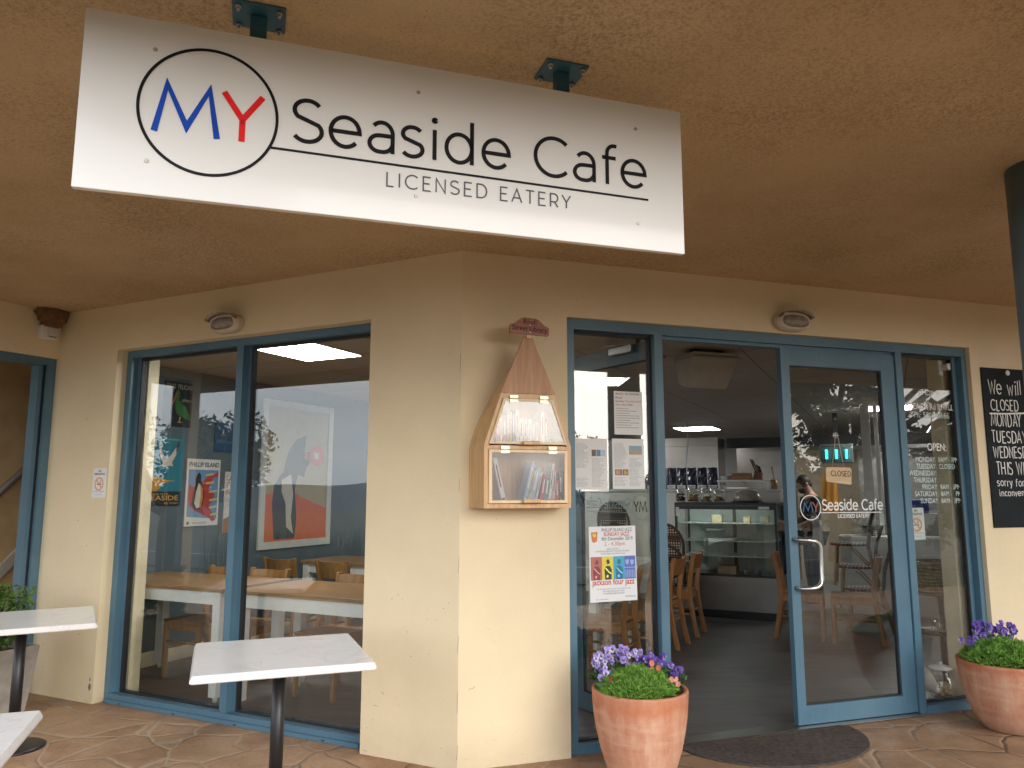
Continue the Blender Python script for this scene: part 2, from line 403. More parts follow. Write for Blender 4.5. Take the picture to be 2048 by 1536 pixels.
# ------------------------------------------------------------------ mesh builder
class MBld:
    def __init__(s): s.v = []; s.f = []; s.sm = []; s.mi = []; s.cur = 0
    def add(s, vs, fs, smooth=False, M=None):
        o = len(s.v)
        for p in vs:
            p = Vector(p)
            s.v.append(M @ p if M is not None else p)
        for f in fs:
            s.f.append([i + o for i in f]); s.sm.append(smooth); s.mi.append(s.cur)
        return s
    def box(s, x0, x1, y0, y1, z0, z1, M=None, bev=0.0):
        if bev <= 0:
            vs = [(x, y, z) for x in (x0, x1) for y in (y0, y1) for z in (z0, z1)]
            fs = [(0, 1, 3, 2), (4, 6, 7, 5), (0, 4, 5, 1), (2, 3, 7, 6), (0, 2, 6, 4), (1, 5, 7, 3)]
            return s.add(vs, fs, False, M)
        bm = bmesh.new()
        bmesh.ops.create_cube(bm, size=1)
        for q in bm.verts:
            q.co = Vector(((x0 + x1) / 2 + q.co.x * (x1 - x0), (y0 + y1) / 2 + q.co.y * (y1 - y0), (z0 + z1) / 2 + q.co.z * (z1 - z0)))
        bmesh.ops.bevel(bm, geom=bm.edges[:], offset=bev, segments=2, profile=0.5, affect='EDGES')
        bm.verts.index_update()
        s.add([q.co.copy() for q in bm.verts], [[q.index for q in f.verts] for f in bm.faces], False, M)
        bm.free()
        return s
    def tube(s, pts, rad, n=10, M=None, cap=True, smooth=True):
        pts = [Vector(p) for p in pts]
        if not isinstance(rad, (list, tuple)): rad = [rad] * len(pts)
        vs, fs = [], []
        prev = None
        for i, p in enumerate(pts):
            a = pts[max(0, i - 1)]; b = pts[min(len(pts) - 1, i + 1)]
            t = (b - a).normalized()
            if prev is None:
                u = t.orthogonal().normalized()
            else:
                u = prev - t * prev.dot(t)
                u = u.normalized() if u.length > 1e-6 else t.orthogonal().normalized()
            prev = u
            w = t.cross(u)
            for k in range(n):
                a_ = 2 * math.pi * k / n
                vs.append(p + (u * math.cos(a_) + w * math.sin(a_)) * rad[i])
        for i in range(len(pts) - 1):
            for k in range(n):
                fs.append((i * n + k, i * n + (k + 1) % n, (i + 1) * n + (k + 1) % n, (i + 1) * n + k))
        s.add(vs, fs, smooth, M)
        if cap:
            m = len(pts)
            s.add([vs[k] for k in range(n)], [list(range(n))[::-1]], False, M)
            s.add([vs[(m - 1) * n + k] for k in range(n)], [list(range(n))], False, M)
        return s
    def lathe(s, prof, n=40, M=None, smooth=True, sx=1.0, sy=1.0):
        vs, fs = [], []
        for r, z in prof:
            for k in range(n):
                a = 2 * math.pi * k / n
                vs.append((r * math.cos(a) * sx, r * math.sin(a) * sy, z))
        for i in range(len(prof) - 1):
            for k in range(n):
                fs.append((i * n + k, i * n + (k + 1) % n, (i + 1) * n + (k + 1) % n, (i + 1) * n + k))
        s.add(vs, fs, smooth, M)
        if prof[0][0] > 1e-5: s.add(vs[:n], [list(range(n))[::-1]], False, M)
        if prof[-1][0] > 1e-5: s.add(vs[-n:], [list(range(n))], False, M)
        return s
    def prism(s, poly, y0, y1, M=None):           # polygon in x,z extruded along y
        n = len(poly)
        vs = [(x, y0, z) for x, z in poly] + [(x, y1, z) for x, z in poly]
        fs = [list(range(n)), list(range(2 * n - 1, n - 1, -1))]
        fs += [(i, i + n, (i + 1) % n + n, (i + 1) % n) for i in range(n)]
        return s.add(vs, fs, False, M)
    def slab(s, poly, z0, z1, M=None):            # polygon in x,y extruded along z
        n = len(poly)
        vs = [(x, y, z0) for x, y in poly] + [(x, y, z1) for x, y in poly]
        fs = [list(range(n))[::-1], list(range(n, 2 * n))]
        fs += [(i, (i + 1) % n, (i + 1) % n + n, i + n) for i in range(n)]
        return s.add(vs, fs, False, M)
    def ribbon(s, pts, w, y=-0.001, t=0.001, M=None, closed=False):   # flat stroke in x,z
        pts = [Vector((p[0], p[1])) for p in pts]
        n = len(pts)
        L_, R_ = [], []
        for i, p in enumerate(pts):
            if closed:
                a, b = pts[i - 1], pts[(i + 1) % n]
            else:
                a, b = pts[max(0, i - 1)], pts[min(n - 1, i + 1)]
            d1 = (p - a).normalized() if (p - a).length > 1e-9 else (b - p).normalized()
            d2 = (b - p).normalized() if (b - p).length > 1e-9 else d1
            nn = Vector((-(d1.y + d2.y), d1.x + d2.x))
            nn = nn.normalized() if nn.length > 1e-6 else Vector((-d1.y, d1.x))
            c = max(0.45, nn.dot(Vector((-d1.y, d1.x))))
            o = nn * (w / 2 / c)
            L_.append(p + o); R_.append(p - o)
        vs = [(q.x, y, q.y) for q in L_] + [(q.x, y, q.y) for q in R_] + [(q.x, y - t, q.y) for q in L_] + [(q.x, y - t, q.y) for q in R_]
        fs = []
        for i in range(n if closed else n - 1):
            j = (i + 1) % n
            fs += [(2 * n + i, 2 * n + j, 3 * n + j, 3 * n + i), (i, j, 2 * n + j, 2 * n + i), (n + j, n + i, 3 * n + i, 3 * n + j)]
        return s.add(vs, fs, False, M)
    def build(s, name, m, parent=None, M=None, bev=0.0):
        me = bpy.data.meshes.new(name)
        me.from_pydata([tuple(p) for p in s.v], [], s.f)
        me.polygons.foreach_set('use_smooth', s.sm)
        ms = m if isinstance(m, (list, tuple)) else [m]
        for k in ms: me.materials.append(k)
        if len(ms) > 1: me.polygons.foreach_set('material_index', s.mi)
        bm = bmesh.new(); bm.from_mesh(me)
        bmesh.ops.remove_doubles(bm, verts=bm.verts[:], dist=1e-5)
        bmesh.ops.recalc_face_normals(bm, faces=bm.faces[:])
        if bev:
            es = [e for e in bm.edges if len(e.link_faces) == 2 and e.calc_face_angle(0) > 0.6]
            bmesh.ops.bevel(bm, geom=es, offset=bev, segments=2, profile=0.5, affect='EDGES', clamp_overlap=True)
        bm.to_mesh(me); bm.free()
        me.update()
        o = bpy.data.objects.new(name, me)
        COL.objects.link(o)
        if parent is not None: o.parent = parent
        if M is not None: o.matrix_local = M
        return o

def tag(o, label=None, cat=None, group=None, kind=None):
    if label: o['label'] = label
    if cat: o['category'] = cat
    if group: o['group'] = group
    if kind: o['kind'] = kind
    return o
def thing(name, label, cat, M, group=None):
    o = bpy.data.objects.new(name, None)
    o.empty_display_size = 0.1
    COL.objects.link(o)
    o.matrix_world = M
    return tag(o, label, cat, group)
KIDS = {}
def kids_of(o): return [c for c in COL.objects if c.parent == o]
def dup(root, M, label=None, group=None):
    r = root.copy(); COL.objects.link(r); r.matrix_world = M
    if label: r['label'] = label
    if group: r['group'] = group
    for ch in kids_of(root):
        c = ch.copy(); COL.objects.link(c); c.parent = r
        for g in kids_of(ch):
            d = g.copy(); COL.objects.link(d); d.parent = c
    return r
T = Matrix.Translation
def RX(a): return Matrix.Rotation(R(a), 4, 'X')
def RY(a): return Matrix.Rotation(R(a), 4, 'Y')
def RZ(a): return Matrix.Rotation(R(a), 4, 'Z')

# built-in font text, upright in x,z and facing -y
def text_geo(mb, body, size, x, z, y=-0.001, align='LEFT', width=None, t=0.0006, shear=0.0, xs=1.0, bold=0.0):
    cu = bpy.data.curves.new('t', 'FONT')
    cu.body = body; cu.size = size; cu.align_x = align; cu.extrude = 0; cu.shear = shear
    cu.offset = bold * size * 0.9; cu.resolution_u = 3
    ob = bpy.data.objects.new('t', cu); COL.objects.link(ob)
    dg = bpy.context.evaluated_depsgraph_get()
    me = bpy.data.meshes.new_from_object(ob.evaluated_get(dg))
    if width:
        xsv = [q.co.x for q in me.vertices]
        if xsv: xs = width / max(1e-6, max(xsv) - min(xsv))
    vs = [(x + q.co.x * xs, y, z + q.co.y) for q in me.vertices]
    fs = [list(p.vertices) for p in me.polygons]
    mb.add(vs, fs)
    bpy.data.objects.remove(ob); bpy.data.meshes.remove(me); bpy.data.curves.remove(cu)
    return mb

# own single-stroke letters: light geometric sans (cap height 1)
def arc(cx, cy, rx, ry, a0, a1, n=20):
    return [(cx + rx * math.cos(R(a0 + (a1 - a0) * i / n)), cy + ry * math.sin(R(a0 + (a1 - a0) * i / n))) for i in range(n + 1)]
def s_curve(w, h, o=0.0):
    return arc(w / 2, h * 0.745, w * 0.44, h * 0.235, 32, 250, 16)[:-2] + [(w * 0.5, h * 0.51)] + arc(w / 2, h * 0.262, w * 0.48, h * 0.245, 68, -148, 16)[2:]
X = 0.74
GL = {
 'S': (0.66, [s_curve(0.62, 1.0)]),
 's': (0.52, [s_curve(0.48, X)]),
 'e': (0.72, [[(0.04, X * .50), (0.645, X * .50)] + arc(0.345, X / 2, 0.305, X / 2 - .02, 0, 318, 26)]),
 'a': (0.66, [arc(0.32, X * .60, 0.235, X * .385, 140, 0, 14) + [(0.555, 0.0)], [(0.555, X * .56), (0.29, X * .56)] + arc(0.27, X * .29, 0.215, X * .265, 90, 270, 14) + [(0.33, X * .025)] + arc(0.33, X * .32, 0.225, X * .295, 270, 350, 8)]),
 'i': (0.26, [[(0.13, 0), (0.13, X)], arc(0.13, 0.97, 0.028, 0.028, 0, 360, 10)]),
 'd': (0.78, [[(0.64, 1.06), (0.64, 0)], arc(0.345, X / 2, 0.295, X / 2 - .02, 0, 360, 26)]),
 'f': (0.42, [[(0.15, 0)] + [(0.15, 0.80)] + arc(0.34, 0.82, 0.19, 0.21, 170, 70, 8), [(0.02, X - .04), (0.38, X - .04)]]),
 'n': (0.66, [[(0.08, 0), (0.08, X)], [(0.08, X * .6)] + arc(0.32, X * .62, 0.24, X * .36, 170, 0, 12) + [(0.56, 0)]]),
 'o': (0.70, [arc(0.34, X / 2, 0.29, X / 2 - .02, 0, 360, 22)]),
 'r': (0.42, [[(0.08, 0), (0.08, X)], [(0.08, X * .6)] + arc(0.30, X * .62, 0.22, X * .36, 170, 70, 8)]),
 'y': (0.58, [[(0.03, X), (0.30, 0.02)], [(0.56, X), (0.24, -0.25), (0.08, -0.28)]]),
 'c': (0.60, [arc(0.33, X / 2, 0.28, X / 2 - .02, 45, 315, 18)]),
 'v': (0.58, [[(0.03, X), (0.29, 0), (0.55, X)]]),
 'w': (0.80, [[(0.03, X), (0.22, 0), (0.40, X * .8), (0.58, 0), (0.77, X)]]),
 'l': (0.24, [[(0.12, 1.04), (0.12, 0)]]),
 'b': (0.72, [[(0.08, 1.05), (0.08, 0)], arc(0.36, X / 2, 0.28, X / 2 - .02, 0, 360, 22)]),
 't': (0.42, [[(0.18, 0.95), (0.18, 0.12), (0.30, 0.0)], [(0.02, X), (0.36, X)]]),
 'h': (0.66, [[(0.08, 1.05), (0.08, 0)], [(0.08, X * .6)] + arc(0.32, X * .62, 0.24, X * .36, 170, 0, 12) + [(0.56, 0)]]),
 'C': (0.88, [arc(0.50, 0.5, 0.46, 0.49, 46, 314, 26)]),
 'L': (0.52, [[(0.08, 1), (0.08, 0), (0.50, 0)]]),
 'I': (0.24, [[(0.12, 1), (0.12, 0)]]),
 'E': (0.62, [[(0.56, 1), (0.08, 1), (0.08, 0), (0.57, 0)], [(0.08, 0.52), (0.50, 0.52)]]),
 'N': (0.78, [[(0.08, 0), (0.08, 1), (0.68, 0), (0.68, 1)]]),
 'D': (0.80, [[(0.08, 0), (0.08, 1), (0.34, 1)] + arc(0.34, 0.5, 0.40, 0.5, 90, -90, 18) + [(0.08, 0)]]),
 'A': (0.76, [[(0.02, 0), (0.37, 1), (0.72, 0)], [(0.14, 0.32), (0.60, 0.32)]]),
 'T': (0.64, [[(0.02, 1), (0.62, 1)], [(0.32, 1), (0.32, 0)]]),
 'R': (0.68, [[(0.08, 0), (0.08, 1), (0.36, 1)] + arc(0.36, 0.69, 0.25, 0.31, 90, -90, 12) + [(0.08, 0.38)], [(0.38, 0.38), (0.62, 0)]]),
 'Y': (0.66, [[(0.02, 1), (0.33, 0.46), (0.64, 1)], [(0.33, 0.46), (0.33, 0)]]),
 'M': (0.96, [[(0.04, 0), (0.19, 1), (0.50, 0.16), (0.81, 1), (0.95, 0)]]),
 'O': (0.92, [arc(0.45, 0.5, 0.40, 0.49, 0, 360, 26)]),
 'U': (0.74, [[(0.08, 1), (0.08, 0.34)] + arc(0.36, 0.32, 0.28, 0.31, 180, 360, 12) + [(0.64, 1)]]),
 'W': (1.0, [[(0.02, 1), (0.26, 0), (0.48, 0.86), (0.72, 0), (0.96, 1)]]),
 'H': (0.76, [[(0.08, 1), (0.08, 0)], [(0.66, 1), (0.66, 0)], [(0.08, 0.52), (0.66, 0.52)]]),
 'K': (0.66, [[(0.08, 1), (0.08, 0)], [(0.60, 1), (0.08, 0.44)], [(0.26, 0.60), (0.62, 0)]]),
 ' ': (0.36, []),
}
def strokes(mb, body, x, z, h, wd, track=0.08, width=None, y=-0.001, jit=0.0):
    tot = sum(GL[c][0] + track for c in body) - track
    k = width / tot if width else h
    cx = x
    for c in body:
        w, st = GL[c]
        jx, jz = (random.uniform(-jit, jit) * h, random.uniform(-jit, jit) * h)
        ang = random.uniform(-jit, jit) * 1.3
        for s_ in st:
            pts = [(cx + (px + pz * ang) * k + jx, z + pz * h + jz) for px, pz in s_]
            cl = len(s_) > 12 and (Vector(s_[0]) - Vector(s_[-1])).length < 1e-6
            mb.ribbon(pts[:-1] if cl else pts, wd * (1 + random.uniform(-jit, jit) * 2), y=y, closed=cl)
        cx += (w + track) * k
    return cx

# ================================================================== SETTING
def a2w(t, d, z=0.0): return MA @ Vector((-t, d, z))
def b2w(t, d, z=0.0): return MB @ Vector((t, d, z))
uA = Vector((-math.cos(R(26.09)), math.sin(R(26.09)), 0)); nA = Vector((math.sin(R(26.09)), math.cos(R(26.09)), 0))
uB = Vector((math.cos(R(18.39)), math.sin(R(18.39)), 0)); nB = Vector((-math.sin(R(18.39)), math.cos(R(18.39)), 0))
C0 = Vector((CX, CY, 0))
def corner_off(da, db):     # meeting point of the two facade lines pushed back by da, db
    # solve (p-C).nA = da, (p-C).nB = db
    det = nA.x * nB.y - nA.y * nB.x
    return Vector((CX + (da * nB.y - db * nA.y) / det, CY + (nA.x * db - nB.x * da) / det, 0))
xy = lambda p: (p.x, p.y)
HC = 2.915
OPEN_Z = 2.565

# ground
g = MBld(); N = 48
g.v = [Vector((0, 0, -0.30))] + [Vector((70 * math.cos(2 * math.pi * k / N), 70 * math.sin(2 * math.pi * k / N), -0.30)) for k in range(N)]
g.f = [[0, 1 + k, 1 + (k + 1) % N] for k in range(N)]; g.sm = [False] * N; g.mi = [0] * N
M_GROUND = mat('sandy_verge', (0.07, 0.068, 0.045), 0.95, var=0.35, scale=0.6)
tag(g.build('ground', M_GROUND), 'flat grassy foreshore ground around the cafe', kind='structure')
w = MBld()
w.v = [Vector((r * math.cos(2 * math.pi * k / N), r * math.sin(2 * math.pi * k / N), -0.9)) for r in (60, 5000) for k in range(N)]
w.f = [[k, (k + 1) % N, N + (k + 1) % N, N + k] for k in range(N)]; w.sm = [False] * N; w.mi = [0] * N
M_SEA = mat('grey_sea', (0.060, 0.075, 0.092), 0.8, var=0.1, scale=0.05, spec=0.1)
tag(w.build('water', M_SEA), 'flat grey sea of the bay reflected in the window', kind='structure')
hl = MBld(); hv = []
for k in range(80):
    a = R(150 + k * 0.9)
    h = 26 + 16 * math.sin(k * 0.21) + 9 * math.sin(k * 0.57 + 1)
    hv += [(2500 * math.cos(a), 2500 * math.sin(a), -5), (2640 * math.cos(a), 2640 * math.sin(a), h), (3300 * math.cos(a), 3300 * math.sin(a), h * 0.9), (3400 * math.cos(a), 3400 * math.sin(a), -5)]
hl.add(hv, [(4 * k + j, 4 * k + 4 + j, 4 * k + 5 + j, 4 * k + 1 + j) for k in range(79) for j in range(3)])
tag(hl.build('hills', mat('far_hills', (0.07, 0.085, 0.10), 0.9, scale=0.01)), 'low far hills across the bay', kind='structure')

# terrace paving (0.3 m slab with a kerb step down to the foreshore)
pv = MBld()
P0 = corner_off(-4.6, -5.2)
poly = [P0 + uA * 9, P0, P0 + uB * 11, P0 + uB * 11 + nB * 6, C0 + uB * 9.4 + nB * 0.15, corner_off(.15, .15), C0 + uA * 3.66 + nA * .15, C0 + uA * 3.66 - nA * 0.3 , C0 + uA * 3.66 + nA * 2.5, C0 + uA * 9 + nA * 2.5]
pv.slab([xy(p) for p in poly], -0.32, 0.0)
tag(pv.build('pavement', M_PAVE), 'brown stamped concrete terrace in a crazy paving pattern', kind='structure')
rd = MBld()
Q0 = corner_off(-9, -9.5); Q1 = corner_off(-15, -15.5)
rd.slab([xy(p) for p in (Q0 + uA * 30, Q0, Q0 + uB * 34, Q1 + uB * 38, Q1, Q1 + uA * 34)], -0.31, -0.27)
tag(rd.build('road', mat('asphalt', (0.055, 0.054, 0.054), 0.85, var=0.2, scale=8)), 'grey asphalt road beyond the terrace', kind='structure')
ln = MBld()
Q2, Q3 = corner_off(-11.9, -12.4), corner_off(-12.05, -12.55)
ln.slab([xy(p) for p in (Q2 + uA * 30, Q2, Q2 + uB * 34, Q3 + uB * 34, Q3, Q3 + uA * 30)], -0.268, -0.266)
tag(ln.build('road_marking', plain((0.7, 0.7, 0.66), 0.7)), 'white line painted along the middle of the road', kind='structure')

# interior floor
fl = MBld()
rw0 = b2w(4.4, .3); rw1 = rw0 + nA * 9.6
fpoly = [corner_off(.10, .06), C0 + uB * 5.6 + nB * .06, rw0 + uB * 1.2, rw1 + uB * 1.2 + nA * .6, a2w(3.66, 13.2), a2w(3.66, .10)]
fl.slab([xy(p) for p in fpoly], -0.1, 0.006)
fo = fl.build('floor', M_FLOOR); tag(fo, 'dark grey vinyl plank floor inside the cafe', kind='structure')

# ================================================================== CAFE BUILDING
bld = thing('cafe_building', 'cream rendered cafe with blue framed windows under a brown soffit', 'building', Matrix.Identity(4))
wl_ = MBld()
TH = 0.30
pin = corner_off(TH, TH)
wl_.slab([xy(p) for p in (a2w(.65, 0), C0, b2w(.667, 0), b2w(.667, TH), pin, a2w(.65, TH))], -0.02, 3.2)          # corner pier
wl_.slab([xy(p) for p in (a2w(3.0, 0), a2w(3.0, TH), a2w(3.95, TH), a2w(3.95, 0))], -0.02, 3.2)                    # left pier
wl_.slab([xy(p) for p in (a2w(.65, 0), a2w(.65, TH), a2w(3.0, TH), a2w(3.0, 0))], OPEN_Z, 3.2)                      # lintels
wl_.slab([xy(p) for p in (b2w(.667, 0), b2w(3.912, 0), b2w(3.912, TH), b2w(.667, TH))], OPEN_Z, 3.2)
wl_.slab([xy(p) for p in (b2w(3.912, 0), b2w(6.5, 0), b2w(6.5, TH), b2w(3.912, TH))], -0.02, 3.2)                    # right pier
# return wall with the stair doorway
wl_.slab([xy(p) for p in (a2w(3.70, -1.1), a2w(3.70, 0), a2w(3.95, 0), a2w(3.95, -1.1))], 2.545, 3.2)
wl_.slab([xy(p) for p in (a2w(3.70, -1.1), a2w(3.70, -.99), a2w(3.95, -.99), a2w(3.95, -1.1))], -0.02, 2.545)
wall_o = wl_.build('wall', M_WALL, bld)
# corrections: chips and scuffs near the bottom of the left pier
chip = MBld()
def blob(cx, cz, r, sq=1.3, n=11): return [(cx + r * random.uniform(.6, 1.1) * math.cos(6.283 * k / n), cz + r * sq * random.uniform(.6, 1.1) * math.sin(6.283 * k / n)) for k in range(n)]
chip.prism(blob(-3.04, .115, .019, 1.5), -.0012, .001, MA)
chip.prism(blob(-3.04, .165, .007, 2.2), -.0012, .001, MA)
for _ in range(26):
    tt = random.uniform(.05, .62); chip.prism(blob(-tt, random.uniform(.05, 1.0), random.uniform(.0015, .0035), 1, 6), -.0011, .001, MA)
for _ in range(22):
    tt = random.uniform(.03, .62); chip.prism(blob(tt, random.uniform(.05, 2.7), random.uniform(.0012, .003), 1, 6), -.0011, .001, MB)
for _ in range(16):
    tt = random.uniform(3.05, 3.65); chip.prism(blob(-tt, random.uniform(.1, 2.5), random.uniform(.0015, .004), 1.8, 6), -.0011, .001, MA)
def crack(M, x, z, n, dx, dz, s):
    pts = [(x, z)]
    for _ in range(n): pts.append((pts[-1][0] + dx * random.uniform(-.2, 1) * s, pts[-1][1] + dz * random.uniform(.3, 1) * s))
    chip.ribbon(pts, .0016, y=-.0003, t=.0008, M=M)
crack(MA, -.63, .025, 6, .02, -.002, .6)
for zz in (.06, .30, .62, 1.05, 1.5, 2.2): crack(MA, -.004, zz, 7, .0015, .02, 1)
crack(MB, .06, .42, 5, .02, .004, 1); crack(MA, -.50, .36, 4, .018, -.006, 1); crack(MA, -.56, .28, 3, .02, -.004, 1)
chip.build('paint_chip', plain((0.16, 0.15, 0.15), 0.9), bld)

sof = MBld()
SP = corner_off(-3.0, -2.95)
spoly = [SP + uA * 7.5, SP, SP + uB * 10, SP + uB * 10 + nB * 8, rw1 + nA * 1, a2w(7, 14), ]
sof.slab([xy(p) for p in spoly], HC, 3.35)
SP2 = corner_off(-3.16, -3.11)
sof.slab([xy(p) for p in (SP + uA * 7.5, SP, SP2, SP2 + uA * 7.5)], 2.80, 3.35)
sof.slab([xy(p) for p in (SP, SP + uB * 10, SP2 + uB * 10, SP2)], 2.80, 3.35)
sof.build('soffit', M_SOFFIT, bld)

# party wall inside, skirting, back wall, side wall, ceiling
pw = MBld(); pw.box(.302, 13.0, 0, .045, .004, 2.62, ML); pw.build('partition', M_SLATE, bld)
sk = MBld(); sk.box(.303, 12.9, -.018, -.0005, .006, .13, ML, .004); sk.box(.303, 12.9, -.022, -.0185, .03, .105, ML, .001); sk.build('skirting', M_WALL_IN, bld)
bw = MBld()
bw.slab([xy(p) for p in (a2w(3.6, 12.8), rw1 + nA * .2 + uB * 1.2, rw1 + nA * .5 + uB * 1.2, a2w(3.6, 13.1))], .004, 2.62)
bw.slab([xy(p) for p in (rw0 + nB * .02, rw0 + nB * .02 + uB * .2, rw1 + uB * .2 + nA * .4, rw1 + nA * .4)], .004, 2.62)
bw.build('inner_wall', mat('grey_white_wall', (0.40, 0.385, 0.36), 0.5, var=0.1, scale=2), bld)
ce = MBld(); ce.slab([(-3.65, .302), (-.02, .302), (2.9, 3.3), (2.9, 13.2), (-3.65, 13.2)], 2.62, 2.66)
ceo = ce.build('ceiling', M_CEIL, bld); ceo.matrix_local = MA
ce2 = MBld(); ce2.slab([xy(p) for p in (pin + nB * .004, b2w(5.6, .304), b2w(5.6, .304) + nA * 8, a2w(-2.9, 9), a2w(-2.9, 3.3))], 2.621, 2.661)
ce2.build('ceiling_panel', M_CEIL, bld)
# inside reveal of the cream nibs
nb = MBld()
nb.box(-2.998, -2.90, .205, .299, .006, 2.56, MA)
nb.box(3.80, 3.9115, .16, .29, .006, 2.56, MB)
nb.build('reveal', M_WALL_IN, bld)

# stairwell behind the left doorway
sw = MBld()
sw.box(-5.12, -5.0, -1.3, 3.2, -.02, 2.912, MA)
sw.box(-5.0, -3.951, 2.6, 2.75, -.02, 2.912, MA)
sw.build('stairwell_wall', mat('ochre_wall', (0.50, 0.36, 0.19), 0.7), bld)
st = MBld()
for k in range(9):
    st.box(-4.98, -4.0, .05 + k * .27, .05 + (k + 1) * .27, 0.002, .17 * (k + 1), MA)
st.build('stair', mat('red_brown_stair', (0.24, 0.10, 0.06), 0.7, scale=20), bld)
sg = MBld()
sg.prism([(-.2, .10), (1.6, 1.92), (1.6, 2.04), (-.2, .22)], -.06, -.02, MAt(4.98, 0, 0, R(90)))
sg.build('stair_stringer', plain((0.42, 0.39, 0.34), 0.6), bld)
hr = MBld(); hr.tube([a2w(4.93, .0, 1.12), a2w(4.93, 1.5, 2.68)], .03, 10); hr.build('handrail', plain((0.16, 0.145, 0.13), 0.5), bld)
lc = MBld(); lc.box(-5.0, -3.951, -1.3, 2.6, 2.84, 2.911, MA); lc.build('stairwell_ceiling', plain((0.62, 0.58, 0.52), 0.7), bld)

# ---- window (left)
FY0, FY1 = .088, .19
win = MBld()
win.box(-2.999, -2.945, FY0, FY1, .001, 2.564, MA)
win.box(-.705, -.651, FY0, FY1, .001, 2.564, MA)
win.box(-2.945, -.705, FY0, FY1, 2.512, 2.564, MA)
win.box(-2.945, -.705, FY0 - .012, FY1, .001, .062, MA)
win.box(-2.945, -.705, FY0 - .03, FY0 - .0125, .001, .028, MA)
win.box(-1.862, -1.802, FY0, FY1, .062, 2.512, MA)
win.box(-2.945, -2.905, FY0 + .055, FY1 - .004, .062, 2.512, MA)
win.box(-1.802, -1.772, FY0 + .055, FY1 - .004, .062, 2.512, MA)
win_o = win.build('window', M_BLUE, bld)
gk = MBld()
for x0, x1 in ((-2.9045, -2.892), (-1.875, -1.8625), (-1.7715, -1.759), (-.718, -.7055)):
    gk.box(x0, x1, FY0 + .052, FY1 - .01, .0625, 2.511, MA)
for x0, x1 in ((-2.892, -1.875), (-1.759, -.718)):
    gk.box(x0, x1, FY0 + .052, FY1 - .01, .0625, .074, MA); gk.box(x0, x1, FY0 + .052, FY1 - .01, 2.494, 2.511, MA)
gk.build('gasket', M_GASKET, win_o)
for x0, x1 in ((-2.892, -1.875), (-1.759, -.718)):
    p = MBld(); p.box(x0, x1, FY0 + .068, FY0 + .074, .0745, 2.4935, MA); p.build('pane', M_GLASS, win_o)
dr = MBld()
for x in (-2.80, -2.26, -1.70, -.98): dr.box(x, x + .022, FY0 - .0315, FY0 - .0295, .009, .016, MA)
dr.build('drain_slot', M_GASKET, win_o)

# ---- left doorway frame on the return wall
lf = MBld()
lf.box(-.064, -.002, .02, .16, .001, 2.544, MC)
lf.box(-.99, -.93, .02, .16, .001, 2.544, MC)
lf.box(-.93, -.064, .02, .16, 2.49, 2.544, MC)
lf.box(-.112, -.078, .06, .155, .001, 2.49, MC)
lf_o = lf.build('side_window', M_BLUE, bld)
lg = MBld(); lg.box(-.0778, -.0645, .05, .155, .001, 2.489, MC); lg.build('gasket', M_GASKET, lf_o)

# ---- shopfront with the double door
SY0, SY1 = .036, .14
sf = MBld()
sf.box(.668, .728, SY0, SY1, .001, 2.563, MB)
sf.box(3.868, 3.9105, SY0, SY1, .001, 2.563, MB)
sf.box(.728, 3.868, SY0, SY1, 2.500, 2.563, MB)
sf.box(1.288, 1.345, SY0, SY1, .001, 2.500, MB)
sf.box(3.243, 3.300, SY0, SY1, .001, 2.500, MB)
sf.box(.728, 1.288, SY0 - .006, SY1, .001, .055, MB)
sf.box(3.300, 3.868, SY0 - .006, SY1, .001, .055, MB)
sf.box(1.345, 3.243, SY0 + .03, SY1, 2.478, 2.4995, MB)
sf.box(3.83, 3.8675, SY0 + .05, SY1 - .004, .055, 2.4995, MB)
sf_o = sf.build('shopfront_frame', M_BLUE, bld)
for x0, x1 in ((.7285, 1.2875), (3.3005, 3.8295)):
    gk = MBld()
    gk.box(x0, x0 + .0095, SY0 + .05, SY1 - .01, .0555, 2.499, MB); gk.box(x1 - .0115, x1, SY0 + .05, SY1 - .01, .0555, 2.499, MB)
    gk.box(x0 + .0095, x1 - .0115, SY0 + .05, SY1 - .01, .0555, .066, MB); gk.box(x0 + .0095, x1 - .0115, SY0 + .05, SY1 - .01, 2.482, 2.499, MB)
    gk.build('gasket', M_GASKET, sf_o)
GY = SY0 + .062
for x0, x1 in ((.738, 1.275), (3.31, 3.818)):
    p = MBld(); p.box(x0, x1, GY, GY + .006, .0665, 2.4815, MB); p.build('pane', M_GLASS, sf_o)
tl = MBld()
text_geo(tl, 'SHOP  1', .052, 3.455, 2.205, width=.185)
text_geo(tl, '9 BEACH Rd RHYLL', .066, 3.318, 2.098, width=.452)
ly0 = 1.708
text_geo(tl, 'OPEN:', .078, 3.492, 1.796, width=.178, bold=.012)
tl.build('lettering', M_VINYL, sf_o, MBt(.05, GY))
tl = MBld()
text_geo(tl, 'Ph: 5900 0666', .062, 3.386, 2.036, width=.335)
days = [('MONDAY:', '8AM - 3PM'), ('TUESDAY:', 'CLOSED'), ('WEDNESDAY:', ''), ('THURSDAY:', ''), ('FRIDAY:', '8AM - 3PM'), ('SATURDAY:', '8AM -   PM'), ('SUNDAY:', '8AM - 3PM')]
for k, (a, b_) in enumerate(days):
    z = 1.713 - k * .0495
    text_geo(tl, a, .052, 3.567, z, align='RIGHT', xs=.80)
    if b_: text_geo(tl, b_, .052, 3.588, z, align='LEFT', xs=.80)
tl.build('opening_hours', M_VINYL_G, sf_o, MBt(.05, GY))
th = MBld(); th.box(1.346, 3.242, -.005, .115, .0065, .012, MB); th.build('threshold', M_STEEL, bld)

